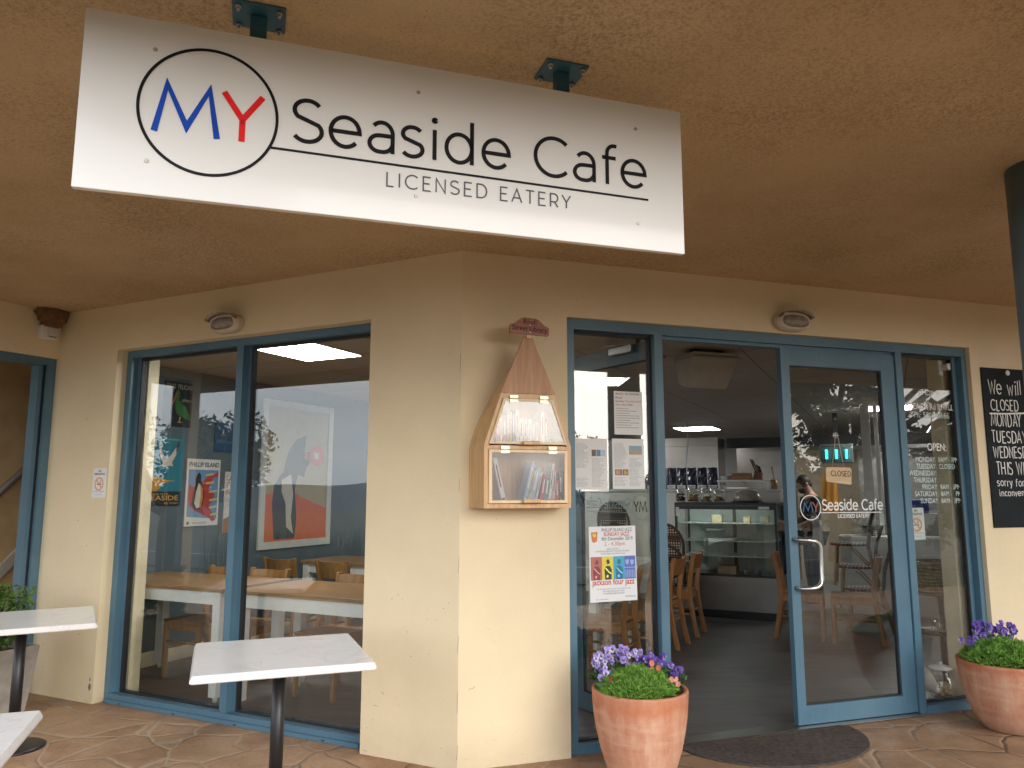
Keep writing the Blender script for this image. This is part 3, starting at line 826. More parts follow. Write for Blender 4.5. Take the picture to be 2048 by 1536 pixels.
def door_leaf(M, handed, w, stile, label):
    # local x 0..w away from the hinge side to the meeting edge, y 0..0.045 outer face at y=0
    d = MBld()
    z0, z1 = .016, 2.476
    d.box(0, stile[0], 0, .045, z0, z1, None, .002)
    d.box(w - stile[1], w, 0, .045, z0, z1, None, .002)
    d.box(stile[0], w - stile[1], .001, .044, z0, z0 + .115)
    d.box(stile[0], w - stile[1], .001, .044, z1 - .118, z1)
    o = d.build('door', M_BLUE, bld); o.matrix_local = M
    if label: o['label'] = label
    gg = MBld()
    x0, x1, zz0, zz1 = stile[0], w - stile[1], z0 + .115, z1 - .118
    gg.box(x0 + .0005, x0 + .008, .012, .034, zz0, zz1); gg.box(x1 - .008, x1 - .0005, .012, .034, zz0, zz1)
    gg.box(x0 + .008, x1 - .008, .012, .034, zz0 + .0005, zz0 + .010); gg.box(x0 + .008, x1 - .008, .012, .034, zz1 - .012, zz1 - .0005)
    gg.build('gasket', M_GASKET, o)
    p = MBld(); p.box(x0 + .0085, x1 - .0085, .02, .026, zz0 + .0105, zz1 - .0125); p.build('pane', M_GLASS, o)
    return o
# closed right leaf: x from meeting edge (left) to hinge (right)
dR = door_leaf(MBt(2.262, .050), 1, .978, (.068, .122), 'closed right hand door with the cafe name on its glass')
def d_handle(x, s, parent):
    h = MBld()
    z0, z1, yy = .872, 1.185, -.085
    pts = [(x - .02, -.001, z1), (x - .02, -.05, z1 + .0)]
    pts = [(x, -.001, z1)] + [(x + s * .20 * k / 3, -.035 - .05 * k / 3, z1 - .002 * k) for k in range(1, 4)]
    path = [(x, 0, z1), (x + s * .02, -.05, z1), (x + s * .06, -.072, z1 - .002), (x + s * .105, -.078, z1 - .008), (x + s * .132, -.080, z1 - .025), (x + s * .145, -.080, z1 - .055),
            (x + s * .145, -.080, z0 + .055), (x + s * .132, -.080, z0 + .025), (x + s * .105, -.078, z0 + .008), (x + s * .06, -.072, z0 + .002), (x + s * .02, -.05, z0), (x, 0, z0)]
    h.tube(path, .0145, 14)
    return h.build('handle', M_STEEL, parent)
d_handle(.032, 1, dR)
LX = .115           # logo left edge inside the leaf
def door_logo(o, ylev):
    ring = MBld(); ring.ribbon(arc(LX + .082, 1.392, .082, .082, 0, 360, 48)[:-1], .006, closed=True); 
    ring.ribbon([(LX + .157, 1.357), (.795, 1.357)], .005)
    strokes(ring, 'Seaside Cafe', LX + .180, 1.374, .070, .0095, width=.515)
    strokes(ring, 'LICENSED EATERY', LX + .305, 1.322, .024, .0042, width=.265, track=.14)
    ring.build('lettering', M_VINYL, o, T((0, ylev, 0)))
    a = MBld(); strokes(a, 'M', LX + .018, 1.362, .066, .008, width=.082); a.build('letter_blue', plain((0.04, 0.11, 0.24)), o, T((0, ylev, 0)))
    a = MBld(); strokes(a, 'Y', LX + .100, 1.362, .066, .008, width=.05); a.build('letter_red', plain((0.36, 0.09, 0.07)), o, T((0, ylev, 0)))
door_logo(dR, .0195)
# open left leaf swung into the room: hinge at its x=0
MLf = MBt(1.352, .07, 0, R(105))
dL = door_leaf(MLf, 1, .90, (.075, .10), 'left hand door standing open into the room')
hb = MBld()
path = [(.868, 0, 1.20), (.868, .06, 1.20), (.868, .085, 1.185), (.868, .09, 1.15), (.868, .09, .94), (.868, .085, .905), (.868, .06, .89), (.868, 0, .89)]
hb.tube([(x, y + .045, z) for x, y, z in path], .013, 12); hb.build('handle', M_STEEL, dL)
dlg = MBld()
dlg.ribbon(arc(.20, 1.40, .082, .082, 0, 360, 40)[:-1], .005, closed=True)
dlg.ribbon([(.28, 1.362), (.80, 1.362)], .0045)
strokes(dlg, 'Seaside Cafe', .30, 1.385, .068, .008, width=.46)
dlg.build('lettering', M_VINYL_G, dL, T((0, .0195, 0)))
dlg = MBld(); strokes(dlg, 'MY', .138, 1.368, .066, .008, width=.125); dlg.build('letter_dark', M_INK, dL, T((0, .0265, 0)))
cl = MBld(); cl.box(.20, .42, .045, .088, 2.42, 2.472, None, .006); cl.tube([(.22, .07, 2.478), (.55, .10, 2.50)], .008, 8)
cl.build('door_closer', M_STEEL, dL)

# round column
colm = thing('round_column', 'round dark teal steel column at the right edge of the terrace', 'column', T((2.345, 3.19, 0)))
c = MBld(); c.lathe([(.152, 0.012), (.152, HC)], 48); c.build('shaft', mat('dark_teal_column', (0.11, 0.175, 0.215), 0.5, var=0.15, bmp=0.08), colm)
c = MBld(); c.lathe([(.20, 0.0), (.20, .012), (.153, .012)], 40); c.build('base_plate', M_BLUE_DK, colm)

# ================================================================== HANGING SIGN
sign = thing('hanging_sign', 'large white cafe name board hung below the soffit', 'sign', MBt(-.672, -2.0, 0))
SX0, SX1, SZ0, SZ1 = -.929, .929, 2.303, 2.820
s_ = MBld(); s_.box(SX0, SX1, -.040, -.018, SZ0, SZ1, None, .002); s_.build('board', M_SIGN, sign)
sc = T((.672, 0, 0))       # lettering below is written in door-wall t coordinates
l1 = MBld()
strokes(l1, 'Seaside Cafe', -1.045, 2.516, .133, .0128, width=1.165, track=.09)
ringc = (-1.2715, 2.566)
l1.ribbon(arc(ringc[0], ringc[1], .184, .187, 0, 360, 90)[:-1], .0085, closed=True)
l1.ribbon([(-1.103, 2.485), (.121, 2.479)], .0068, y=-.0012)
l1.build('lettering', M_INK, sign, sc @ T((0, -.040, 0)))
l2 = MBld(); strokes(l2, 'LICENSED EATERY', -.768, 2.413, .044, .0042, width=.604, track=.24); l2.build('lettering', M_GREYINK, sign, sc @ T((0, -.040, 0)))
l3 = MBld(); strokes(l3, 'M', -1.418, 2.489, .143, .017, width=.172); l3.build('letter_blue', M_SIGNBLUE, sign, sc @ T((0, -.040, 0)))
l4 = MBld(); strokes(l4, 'Y', -1.238, 2.491, .143, .017, width=.112); l4.build('letter_red', M_SIGNRED, sign, sc @ T((0, -.040, 0)))
for tx, tz in ((-1.421, 2.729), (-.673, 2.731), (.080, 2.729), (-1.424, 2.399), (-.675, 2.393), (.081, 2.392)):
    b = MBld(); b.tube([(tx, -.0395, tz), (tx, -.0425, tz)], [.0065, .0055], 12); b.build('screw', M_ZINC, sign, sc)
for tx in (-1.152, -.176):
    bk = MBld()
    bk.box(tx - .076, tx + .076, -.066, .066, HC - .0085, HC - .0005, None, .004)
    bk.box(tx - .024, tx + .024, -.0165, .020, 2.50, HC - .009, None, .003)
    bk_o = bk.build('bracket', M_BLUE_DK, sign, sc)
    for bx in (-.058, .058):
        for by in (-.048, .048):
            q = MBld(); q.tube([(tx + bx, by, HC - .009), (tx + bx, by, HC - .017)], .0085, 6); q.tube([(tx + bx, by, HC - .017), (tx + bx, by, HC - .027)], .0045, 8)
            q.build('bolt', M_ZINC, bk_o)

# ================================================================== WALL LIGHTS
def wall_light(M, label):
    t = thing('wall_light', label, 'wall light', M, 'oval bulkhead lights on the wall')
    def ov(rx, rz, n=36): return [(rx * math.copysign(abs(math.cos(a)) ** .75, math.cos(a)), rz * math.copysign(abs(math.sin(a)) ** .8, math.sin(a))) for a in [2 * math.pi * k / n for k in range(n)]]
    b = MBld(); b.prism(ov(.138, .066), -.035, 0); b.build('base', plain((0.50, 0.42, 0.31), 0.6), t, bev=.006)
    r = MBld()
    o1, o2 = ov(.128, .060), ov(.104, .042)
    n = len(o1)
    vs = [(x, -.036, z) for x, z in o1] + [(x, -.070, z) for x, z in [(x * .96, z * .96) for x, z in o1]] + [(x, -.074, z) for x, z in o2] + [(x, -.050, z) for x, z in o2]
    r.add(vs, [(j * n + k, j * n + (k + 1) % n, (j + 1) * n + (k + 1) % n, (j + 1) * n + k) for j in range(3) for k in range(n)], True)
    r.build('rim', plain((0.62, 0.55, 0.45), 0.5), t)
    L = MBld(); vs = []
    for j in range(6):
        f = math.cos(j / 5 * math.pi / 2); y = -.055 - .045 * math.sin(j / 5 * math.pi / 2)
        vs += [(x * max(f, .02), y, z * max(f, .02)) for x, z in ov(.103, .0415)]
    L.add(vs, [(j * n + k, j * n + (k + 1) % n, (j + 1) * n + (k + 1) % n, (j + 1) * n + k) for j in range(5) for k in range(n)], True)
    L.build('lens', mat('dusty_prismatic_lens', (0.27, 0.24, 0.20), 0.25, var=0.3, scale=40), t)
    h = MBld()
    top = [(x, z) for x, z in ov(.130, .062) if z > .012]
    top.sort()
    m_ = len(top)
    vs = [(x, -.060, z + .001) for x, z in top] + [(x * .98, -.112, z * .92 + .006) for x, z in top] + [(x, -.060, z + .006) for x, z in top] + [(x * .98, -.112, z * .92 + .010) for x, z in top]
    fs = []
    for k in range(m_ - 1):
        fs += [(k, k + 1, m_ + k + 1, m_ + k), (2 * m_ + k, 2 * m_ + k + 1, 3 * m_ + k + 1, 3 * m_ + k), (m_ + k, m_ + k + 1, 3 * m_ + k + 1, 3 * m_ + k), (k, k + 1, 2 * m_ + k + 1, 2 * m_ + k)]
    h.add(vs, fs, True); h.build('visor', mat('chipped_visor', (0.34, 0.30, 0.24), 0.6, var=0.6, scale=45), t)
    return t
wall_light(MAt(1.852, 0, 2.645), 'old oval bulkhead light over the poster window')
wall_light(MBt(2.305, 0, 2.640), 'old oval bulkhead light over the glass door')

# junction box with the mud nest on top
jb = thing('siren_box', 'small white box on the wall under a mud nest', 'box', MAt(3.70, -.125, 2.682, R(90)))
j = MBld(); j.box(-.062, .066, -.055, 0, 0, .105, None, .006); j.build('housing', M_WHITE2, jb)
j = MBld(); j.box(-.02, .062, -.058, -.0555, .012, .098, None, .001); j.build('cover', plain((0.60, 0.59, 0.55)), jb)
j = MBld(); j.box(-.005, .055, -.0592, -.0585, .018, .024); j.build('slot', M_INK, jb)
nest = MBld(); rows = []
for k in range(9):
    f = k / 8
    z = 2.776 + (HC + .001 - 2.776) * f
    rr = .045 + .062 * (f ** .6) + .006 * math.sin(k * 2.3)
    for a in range(22):
        an = 2 * math.pi * a / 22
        q = rr * random.uniform(.88, 1.12)
        rows.append((-3.70 + max(.002, .050 + q * math.cos(an) * .95), min(-.004, -.115 + q * math.sin(an) * 1.15), z + random.uniform(-.004, .004) * (0 < k < 8)))
nest.add([MA @ Vector(p) for p in rows], [(k * 22 + a, k * 22 + (a + 1) % 22, (k + 1) * 22 + (a + 1) % 22, (k + 1) * 22 + a) for k in range(8) for a in range(22)] + [list(range(22))], True)
tag(nest.build('mud_nest', M_MUD), 'brown mud bird nest stuck in the soffit corner', 'nest')

# ================================================================== NO SMOKING SIGNS
def no_smoking(M, w, h, label):
    t = thing('no_smoking_sign', label, 'sign', M, 'no smoking notices')
    p = MBld(); p.box(-w / 2, w / 2, -.003, 0, 0, h, None, .0008); p.build('plate', M_PAPER, t)
    k = MBld()
    text_geo(k, 'NO', h * .095, 0, h * .875, y=-.0036, align='CENTER', bold=.02)
    text_geo(k, 'SMOKING', h * .095, 0, h * .775, y=-.0036, align='CENTER', width=w * .78, bold=.02)
    k.box(-w * .16, w * .16, -.0038, -.0032, h * .445, h * .475)
    k.ribbon([(w * .10, h * .49), (w * .05, h * .52), (w * .13, h * .56), (w * .06, h * .60)], h * .010, y=-.0034)
    k.build('lettering', M_INK, t)
    k = MBld()
    k.ribbon(arc(0, h * .47, w * .29, w * .29, 0, 360, 40)[:-1], w * .075, y=-.004, closed=True)
    k.ribbon([(-w * .20, h * .47 + w * .20), (w * .20, h * .47 - w * .20)], w * .065, y=-.0041)
    k.build('symbol', plain((0.78, 0.36, 0.15), 0.5), t)
    k = MBld()
    text_geo(k, 'in outdoor dining area', h * .05, 0, h * .20, y=-.0036, align='CENTER', width=w * .80)
    text_geo(k, 'health.vic.gov.au', h * .035, 0, h * .10, y=-.0036, align='CENTER', width=w * .46)
    k.build('small_print', plain((0.12, 0.12, 0.2)), t)
    return t
no_smoking(MAt(3.093, -.0015, 1.453), .152, .218, 'white no smoking notice fixed to the cream wall')
no_smoking(MBt(3.438, .146, 1.155), .150, .228, 'white no smoking notice stuck inside the shop glass panel')

# ================================================================== STREET LIBRARY
lib = thing('street_library', 'boat shaped wooden book cupboard with two clear flap doors on the wall', 'book cupboard', MBt(.3415, 0, 0))
def lerp_prof(prof, z):
    for (z0, a), (z1, b) in zip(prof, prof[1:]):
        if z0 <= z <= z1: return a + (b - a) * (z - z0) / (z1 - z0)
    return prof[-1][1]
back_p = [(1.418, .289), (1.74, .289), (1.80, .275), (1.86, .254), (1.92, .228), (1.98, .197), (2.04, .162), (2.10, .122), (2.16, .078), (2.22, .030)]
front_p = [(1.418, .257), (1.752, .259), (2.048, .161), (2.22, .091)]
zs = [1.418, 1.50, 1.60, 1.70, 1.74, 1.80, 1.86, 1.92, 1.98, 2.04, 2.10, 2.16, 2.22]
DEP = .185
sh = MBld()
for s in (-1, 1):
    vs = []
    for z in zs:
        b_, f_ = lerp_prof(back_p, z), lerp_prof(front_p, z)
        if z > 2.06: b_ = min(b_, f_)
        vs += [(s * b_, -.001, z), (s * f_, -DEP, z), (s * (f_ - .022), -DEP, z), (s * max(.004, b_ - .022), -.001, z)]
    fs = []
    for i in range(len(zs) - 1):
        for j in range(4):
            fs.append((4 * i + j, 4 * i + (j + 1) % 4, 4 * i + 4 + (j + 1) % 4, 4 * i + 4 + j))
    fs += [(0, 1, 2, 3), tuple(4 * (len(zs) - 1) + j for j in (3, 2, 1, 0))]
    sh.add(vs, fs)
sh.build('side_panel', M_PINE, lib)
bk = MBld()
bk.prism([(-.265, 1.44), (.265, 1.44), (.265, 1.74), (.17, 1.98), (.02, 2.2), (-.02, 2.2), (-.17, 1.98), (-.265, 1.74)], -.014, -.002)
bk.build('back_panel', M_PINE, lib)
sf_ = MBld()
sf_.slab([(-.286, -.002), (.286, -.002), (.257, -DEP - .012), (-.257, -DEP - .012)], 1.408, 1.432)
sf_.build('bottom_board', M_PINE, lib); sf_ = MBld()
sf_.slab([(-.262, -.015), (.262, -.015), (.236, -DEP + .002), (-.236, -DEP + .002)], 1.738, 1.756)
sf_.build('shelf', M_PINE, lib)
fr = MBld()
yF0, yF1 = -DEP - .016, -DEP - .001
fr.prism([(-.257, 1.433), (-.231, 1.433), (-.233, 1.752), (-.259, 1.752)], yF0, yF1)
fr.prism([(.231, 1.433), (.257, 1.433), (.259, 1.752), (.233, 1.752)], yF0, yF1)
fr.prism([(-.259, 1.7525), (-.233, 1.7525), (-.142, 2.048), (-.161, 2.048)], yF0, yF1)
fr.prism([(.233, 1.7525), (.259, 1.7525), (.161, 2.048), (.142, 2.048)], yF0, yF1)
fr.prism([(-.150, 2.018), (.150, 2.018), (.1415, 2.047), (-.1415, 2.047)], yF0, yF1)
fr.prism([(-.2325, 1.733), (.2325, 1.733), (.2325, 1.7515), (-.2325, 1.7515)], yF0 + .001, yF1)
fr.build('face_frame', M_PINE, lib)
bow = MBld(); bow.prism([(-.164, 2.0485), (.164, 2.0485), (.020, 2.385), (-.020, 2.385)], yF0 - .003, yF1)
bow.build('bow_panel', M_BOW, lib)
def flap(poly, inset, label, hx, zt, hz):
    d = MBld()
    cx = sum(p[0] for p in poly) / 4; cz = sum(p[1] for p in poly) / 4
    inn = [(p[0] - math.copysign(inset, p[0]) * (1.15 if abs(p[0]) > .15 else 1.1), p[1] + (inset if p[1] < cz else -inset)) for p in poly]
    for i in range(4):
        j = (i + 1) % 4
        d.prism([poly[i], poly[j], inn[j], inn[i]], yF0 - .012, yF0 - .001)
    o = d.build('flap_door', M_PINE_PALE, lib)
    g = MBld(); g.prism([(p[0] * .999, p[1]) for p in inn], yF0 - .007, yF0 - .004); g.build('pane', M_ACRYL, o)
    for x in hx:
        h = MBld()
        h.box(x - .024, x + .024, yF0 - .0155, yF0 - .0125, zt - .022, zt - .003); h.box(x - .024, x + .024, yF0 - .0155, yF0 - .0125, zt, zt + .018)
        h.tube([(x - .024, yF0 - .017, zt - .0015), (x + .024, yF0 - .017, zt - .0015)], .0035, 8)
        for dx in (-.015, .015):
            for dz in (-.012, .009): h.tube([(x + dx, yF0 - .0156, zt + dz), (x + dx, yF0 - .0168, zt + dz)], .0024, 6)
        h.build('hinge', M_BRASS, o)
    h = MBld(); h.box(-.052 + hz[0], .052 + hz[0], yF0 - .040, yF0 - .0125, hz[1] - .011, hz[1] + .011); h.build('handle', M_PINE, o, bev=.006)
    return o
flap([(-.231, 1.762), (.231, 1.762), (.149, 2.016), (-.149, 2.016)], .012, '', (-.088, .092), 2.017, (.01, 1.768))
flap([(-.231, 1.436), (.231, 1.436), (.232, 1.730), (-.232, 1.730)], .015, '', (-.140, .142), 1.732, (.01, 1.447))
nbp = MBld()
pl = [(-.114, 2.388), (.114, 2.388), (.118, 2.394), (.118, 2.434), (.112, 2.440)] + [(.112 - .075 * k / 8, 2.440 + .042 * (0.5 - 0.5 * math.cos(math.pi * k / 8))) for k in range(1, 8)] + [(.035, 2.484), (-.035, 2.484)] + [(-.037 - .075 * k / 8, 2.440 + .042 * (0.5 + 0.5 * math.cos(math.pi * k / 8))) for k in range(1, 8)] + [(-.112, 2.440), (-.118, 2.434), (-.118, 2.394)]
nbp.prism(pl, yF0 - .020, yF0 - .004)
nb_o = nbp.build('name_board', M_REDWOOD, lib, T((.004, 0, 0)) @ T((0, 0, 2.42)) @ RY(2.0) @ T((0, 0, -2.42)))
k = MBld(); text_geo(k, 'Rhyll', .042, 0, 2.447, y=yF0 - .0206, align='CENTER', width=.078, bold=.008); text_geo(k, 'Street Library', .042, 0, 2.407, y=yF0 - .0206, align='CENTER', width=.212, bold=.008)
k.build('lettering', M_INK, nb_o)
k = MBld()
for z in (2.441, 2.401): k.tube([(.004, yF0 - .020, z), (.004, yF0 - .023, z)], [.0045, .003], 10)
k.build('screw', M_WHITE, nb_o)
k = MBld(); k.box(-.014, .014, yF0 - .018, yF0 - .0035, 2.366, 2.386); k.build('peg', M_PINE, lib)

BC = {'red': (0.42, 0.04, 0.05), 'white': (0.72, 0.70, 0.66), 'cream': (0.66, 0.58, 0.44), 'orange': (0.62, 0.20, 0.06), 'blue': (0.25, 0.42, 0.55), 'teal': (0.04, 0.20, 0.17), 'black': (0.02, 0.02, 0.025), 'grey': (0.34, 0.34, 0.36), 'yellow': (0.62, 0.48, 0.14), 'pink': (0.60, 0.40, 0.36), 'green': (0.10, 0.22, 0.12), 'navy': (0.04, 0.06, 0.16)}
def book(x, z, th, h, col, lean, label, d=.12, yb=-.162):
    M = MBt(.3415, 0, 0) @ T((x, yb, z)) @ RY(lean)
    t = thing('book', label, 'book', M, 'books in the street library')
    c = MBld(); c.box(0, th, 0, d, 0, h, None, .0012); c.build('cover', plain(BC[col], 0.45), t)
    c = MBld(); ink = 'black' if col in ('white', 'cream', 'yellow', 'pink') else 'white'
    if th > .012:
        c.box(th * .36, th * .62, -.0006, .0001, h * .35, h * .85); c.box(th * .2, th * .8, -.0006, .0001, h * .07, h * .11)
    else: c.box(th * .35, th * .65, -.0006, .0001, h * .3, h * .8)
    c.build('spine_title', plain(BC[ink], 0.5), t)
upper = [(.018, .17, 'red', 'red spined book at the left end of the upper shelf'), (.014, .155, 'white', 'thin white book beside the red one on the upper shelf'), (.022, .165, 'orange', 'orange titled paperback on the upper shelf'),
         (.016, .20, 'grey', 'tall grey book left of the pale row on the upper shelf'), (.012, .19, 'yellow', 'thin yellow spine on the upper shelf'), (.016, .205, 'navy', 'dark blue tall book on the upper shelf'), (.020, .20, 'cream', 'first cream book left of the lower pale ones on the upper shelf'),
         (.026, .155, 'white', 'thick white book in the middle of the upper shelf'), (.022, .150, 'cream', 'short cream book in the middle of the upper shelf'), (.022, .152, 'white', 'short white book right of the short cream one'), (.020, .145, 'grey', 'short grey book in the middle of the upper shelf'),
         (.016, .135, 'pink', 'short pink book on the upper shelf'), (.022, .195, 'cream', 'tall cream book standing apart on the right of the upper shelf'), (.018, .16, 'green', 'dull green book at the right end of the upper shelf')]
x = -.175
for i, (th_, h, c, lab) in enumerate(upper):
    if i == 12: x += .012
    book(x, 1.7575, th_, h, c, 0, lab); x += th_ + .0025
lower = [(-.140, .026, .255, 'white', -13, 'thick white book leaning alone at the left of the lower shelf'), (-.02, .022, .24, 'blue', 14, 'tall pale blue book leaning in the lower shelf'),
         (.006, .011, .19, 'yellow', 14, 'thin yellow book leaning between blue books on the lower shelf'), (.020, .026, .205, 'blue', 13, 'thick light blue book leaning on the lower shelf'), (.050, .013, .18, 'cream', 13, 'thin cream book leaning on the lower shelf'),
         (.080, .022, .16, 'red', 9, 'dark red book leaning beside a green one'), (.104, .026, .15, 'teal', 7, 'dark green book near the right of the lower shelf'), (.133, .015, .225, 'white', 7, 'tall white book right of the dark green one'),
         (.152, .018, .19, 'pink', 5, 'pink white book toward the right of the lower shelf'), (.176, .022, .13, 'red', 1, 'short red book near the right side of the lower shelf'), (.200, .022, .175, 'black', 0, 'black book at the right end of the lower shelf')]
for x, th_, h, c, le, lab in lower:
    book(x, 1.4335 + (th_ * math.sin(R(le)) if le > 0 else 0.0005), th_, h, c, le, lab)

# ================================================================== OUTDOOR TABLES
def cafe_table(x, y, rz, label, first=None):
    M = T((x, y, 0)) @ RZ(rz)
    if first: return dup(first, M, label)
    t = thing('cafe_table', label, 'table', M, 'square outdoor cafe tables')
    s = .39
    a = MBld()
    prof = [(s - .004, .707), (s, .711), (s, .718), (s - .009, .738), (s - .016, .740)]
    vs = []
    def rr(w, r=.012, n=4):
        r = min(r, w)
        out = []
        for cx, cy, a0 in ((w - r, w - r, 0), (-w + r, w - r, 90), (-w + r, -w + r, 180), (w - r, -w + r, 270)):
            for k in range(n + 1):
                an = R(a0 + 90 * k / n); out.append((cx + r * math.cos(an), cy + r * math.sin(an)))
        return out
    for w_, z in prof: vs += [(px, py, z) for px, py in rr(w_)]
    m_ = 20
    fs = [(j * m_ + k, j * m_ + (k + 1) % m_, (j + 1) * m_ + (k + 1) % m_, (j + 1) * m_ + k) for j in range(4) for k in range(m_)]
    fs += [tuple(range(m_))[::-1], tuple(range(4 * m_, 5 * m_))]
    a.add(vs, fs); a.build('tabletop', M_MARBLE, t)
    p = MBld(); p.tube([(0, 0, .03), (0, 0, .70)], .031, 20); p.tube([(0, 0, .695), (0, 0, .7065)], .10, 20); p.build('pole', M_BLACK, t)
    b = MBld(); b.lathe([(.175, 0), (.175, .010), (.155, .018), (.045, .030)], 36); b.build('base', M_BLACK, t)
    return t
ct = cafe_table(-1.108, 3.79, 21, 'white marble topped table on a black pole in front of the poster window')
cafe_table(-2.95, 4.75, 30, 'white marble topped table cut by the left picture edge beside the planter', ct)
cafe_table(-1.885, 2.327, 20, 'closest white marble topped table with only one corner in the picture', ct)

# ================================================================== PLANTER AND SHRUB
plm = T((-3.52, 5.33, 0)) @ RZ(-27)
pt = thing('planter_box', 'tapered grey concrete planter by the left doorway', 'planter', plm)
a = MBld()
def sq(w, z): return [(-w, -w, z), (w, -w, z), (w, w, z), (-w, w, z)]
vs = sq(.17, 0) + sq(.215, .46) + sq(.193, .46) + sq(.188, .40)
a.add(vs, [(3, 2, 1, 0)] + [(4 * j + k, 4 * j + (k + 1) % 4, 4 * j + 4 + (k + 1) % 4, 4 * j + 4 + k) for j in range(3) for k in range(4)])
a.build('box', M_CONC, pt, bev=.006)
a = MBld(); a.box(-.186, .186, -.186, .186, .38, .42); a.build('soil', M_SOIL, pt)
def leaf_cluster(mb, c, n, r, size, flat=1.0, up=0.3):
    for _ in range(n):
        d = Vector((random.gauss(0, 1), random.gauss(0, 1), random.gauss(0, 1))).normalized()
        p = Vector(c) + Vector((d.x * r[0], d.y * r[1], d.z * r[2])) * (random.random() ** .4)
        a_ = Vector((random.gauss(0, 1), random.gauss(0, 1), random.gauss(up, .8))).normalized()
        b_ = a_.orthogonal().normalized(); b_ = (Matrix.Rotation(random.uniform(0, 6.28), 3, a_) @ b_)
        L_ = size * random.uniform(.6, 1.3); w_ = L_ * .28
        mid = p + a_ * L_ * .5 + a_.cross(b_) * L_ * .08
        mb.add([p, mid + b_ * w_, p + a_ * L_, mid - b_ * w_], [(0, 1, 2, 3)])
sb = thing('shrub', 'small leafy green shrub growing in the grey planter', 'shrub', plm @ T((0, 0, .42)))
a = MBld()
for k in range(7):
    an = k * 0.9; a.tube([(0.02 * math.cos(an), .02 * math.sin(an), 0), (.10 * math.cos(an), .10 * math.sin(an), .16), (.16 * math.cos(an), .15 * math.sin(an), .38)], [.009, .006, .003], 6)
a.build('stem', M_BARK, sb)
a = MBld()
for k in range(46):
    an = random.uniform(0, 6.28); rr_ = random.uniform(.02, .19)
    leaf_cluster(a, (rr_ * math.cos(an), rr_ * math.sin(an), random.uniform(.04, .46 - rr_ * .5)), 44, (.065, .065, .055), .036)
a.build('foliage', M_SHRUB, sb)

# ================================================================== FLOWER POTS
def pot(M, prof, label):
    t = thing('terracotta_pot', label, 'flower pot', M, 'terracotta pots with flowers')
    a = MBld(); a.lathe(prof, 64); a.build('pot_body', M_TERRA, t)
    top = prof[-1]
    s = MBld(); s.lathe([(0.0001, top[1] + .006), (top[0] * .6, top[1] + .010), (top[0] - .002, top[1] + .002)], 32); s.build('soil', M_SOIL, t)
    return t
P1M = T((.685, 4.28, 0)); P2M = T((3.20, 5.12, 0))
pot(P1M, [(.158, .0005), (.168, .006), (.190, .08), (.216, .16), (.236, .25), (.248, .33), (.254, .40), (.256, .445), (.257, .452), (.253, .458), (.240, .459), (.230, .452), (.224, .43), (.220, .41)],
    'tall terracotta pot of pansies by the open door')
pot(P2M, [(.150, .0005), (.165, .008), (.205, .06), (.245, .14), (.272, .23), (.288, .32), (.296, .40), (.298, .415), (.294, .424), (.276, .425), (.266, .418), (.258, .395), (.254, .375)],
    'wide terracotta bowl pot under the blackboard')
M_PET_L = mat('lilac_petal', (0.30, 0.22, 0.60), 0.6, var=0.35, scale=60)
M_PET_D = mat('violet_petal', (0.085, 0.035, 0.30), 0.6, var=0.45, scale=60)
M_PET_W = mat('pale_petal', (0.60, 0.56, 0.74), 0.6, var=0.1, scale=60)
M_EYE = plain((0.03, 0.012, 0.07), 0.6)
M_YEL = plain((0.75, 0.55, 0.05), 0.6)
def bloom_geo(b, eye, size):
    for an, w_, l_, mi in ((62, .62, .62, 0), (118, .62, .62, 0), (8, .55, .52, 1), (172, .55, .52, 1), (270, .72, .60, 1)):
        ca, sa = math.cos(R(an)), math.sin(R(an))
        pts = []
        for q in range(11):
            th = 2 * math.pi * q / 11
            lx = l_ * .52 + l_ * .52 * math.cos(th); wx = w_ * .45 * math.sin(th)
            pts.append((size * (ca * lx - sa * wx), -.0012 * (mi == 1) - size * .10 * math.cos(th) * (1 if mi else -.6), size * (sa * lx + ca * wx)))
        b.cur = mi
        n0 = len(b.v)
        b.add(pts, [tuple(range(11))])
    b.cur = 2
    b.add([(size * .20 * math.cos(R(a)), -size * .06 - .002, size * (.20 * math.sin(R(a)) - .08)) for a in range(0, 360, 45)], [tuple(range(8))])
    b.cur = 3
    b.add([(size * .07 * math.cos(R(a)), -size * .07 - .003, size * (.07 * math.sin(R(a)) - .03)) for a in range(0, 360, 60)], [tuple(range(6))])
    b.cur = 0
def pansy(M, nb, hts, dark, label, group, face=0, size=.032):
    t = thing('pansy_plant', label, 'pansy', M, group)
    L = MBld()
    leaf_cluster(L, (0, 0, .03), 34, (.05, .05, .03), .040, up=.5)
    st = []
    for k in range(nb):
        st.append((random.uniform(-.05, .05), random.uniform(-.04, .035), hts * random.uniform(.55, 1.12)))
    for x, y, z in st: L.tube([(x * .3, y * .3, 0), (x * .8, y * .8 + .004, z * .6), (x, y + .006, z)], [.0022, .0018, .0015], 5)
    L.build('leaves', M_LEAF, t)
    for x, y, z in st:
        b = MBld(); bloom_geo(b, 0, size * random.uniform(.85, 1.15))
        mats = [M_PET_D, M_PET_D if random.random() < .6 else M_PET_L, M_EYE, M_YEL] if dark else [M_PET_L, M_PET_W if random.random() < .55 else M_PET_L, M_EYE, M_YEL]
        b.build('bloom', mats, t, T((x, y, z)) @ RZ(random.uniform(-45, 45) + face) @ RX(random.uniform(-28, 12)))
    return t
RIM1 = .462
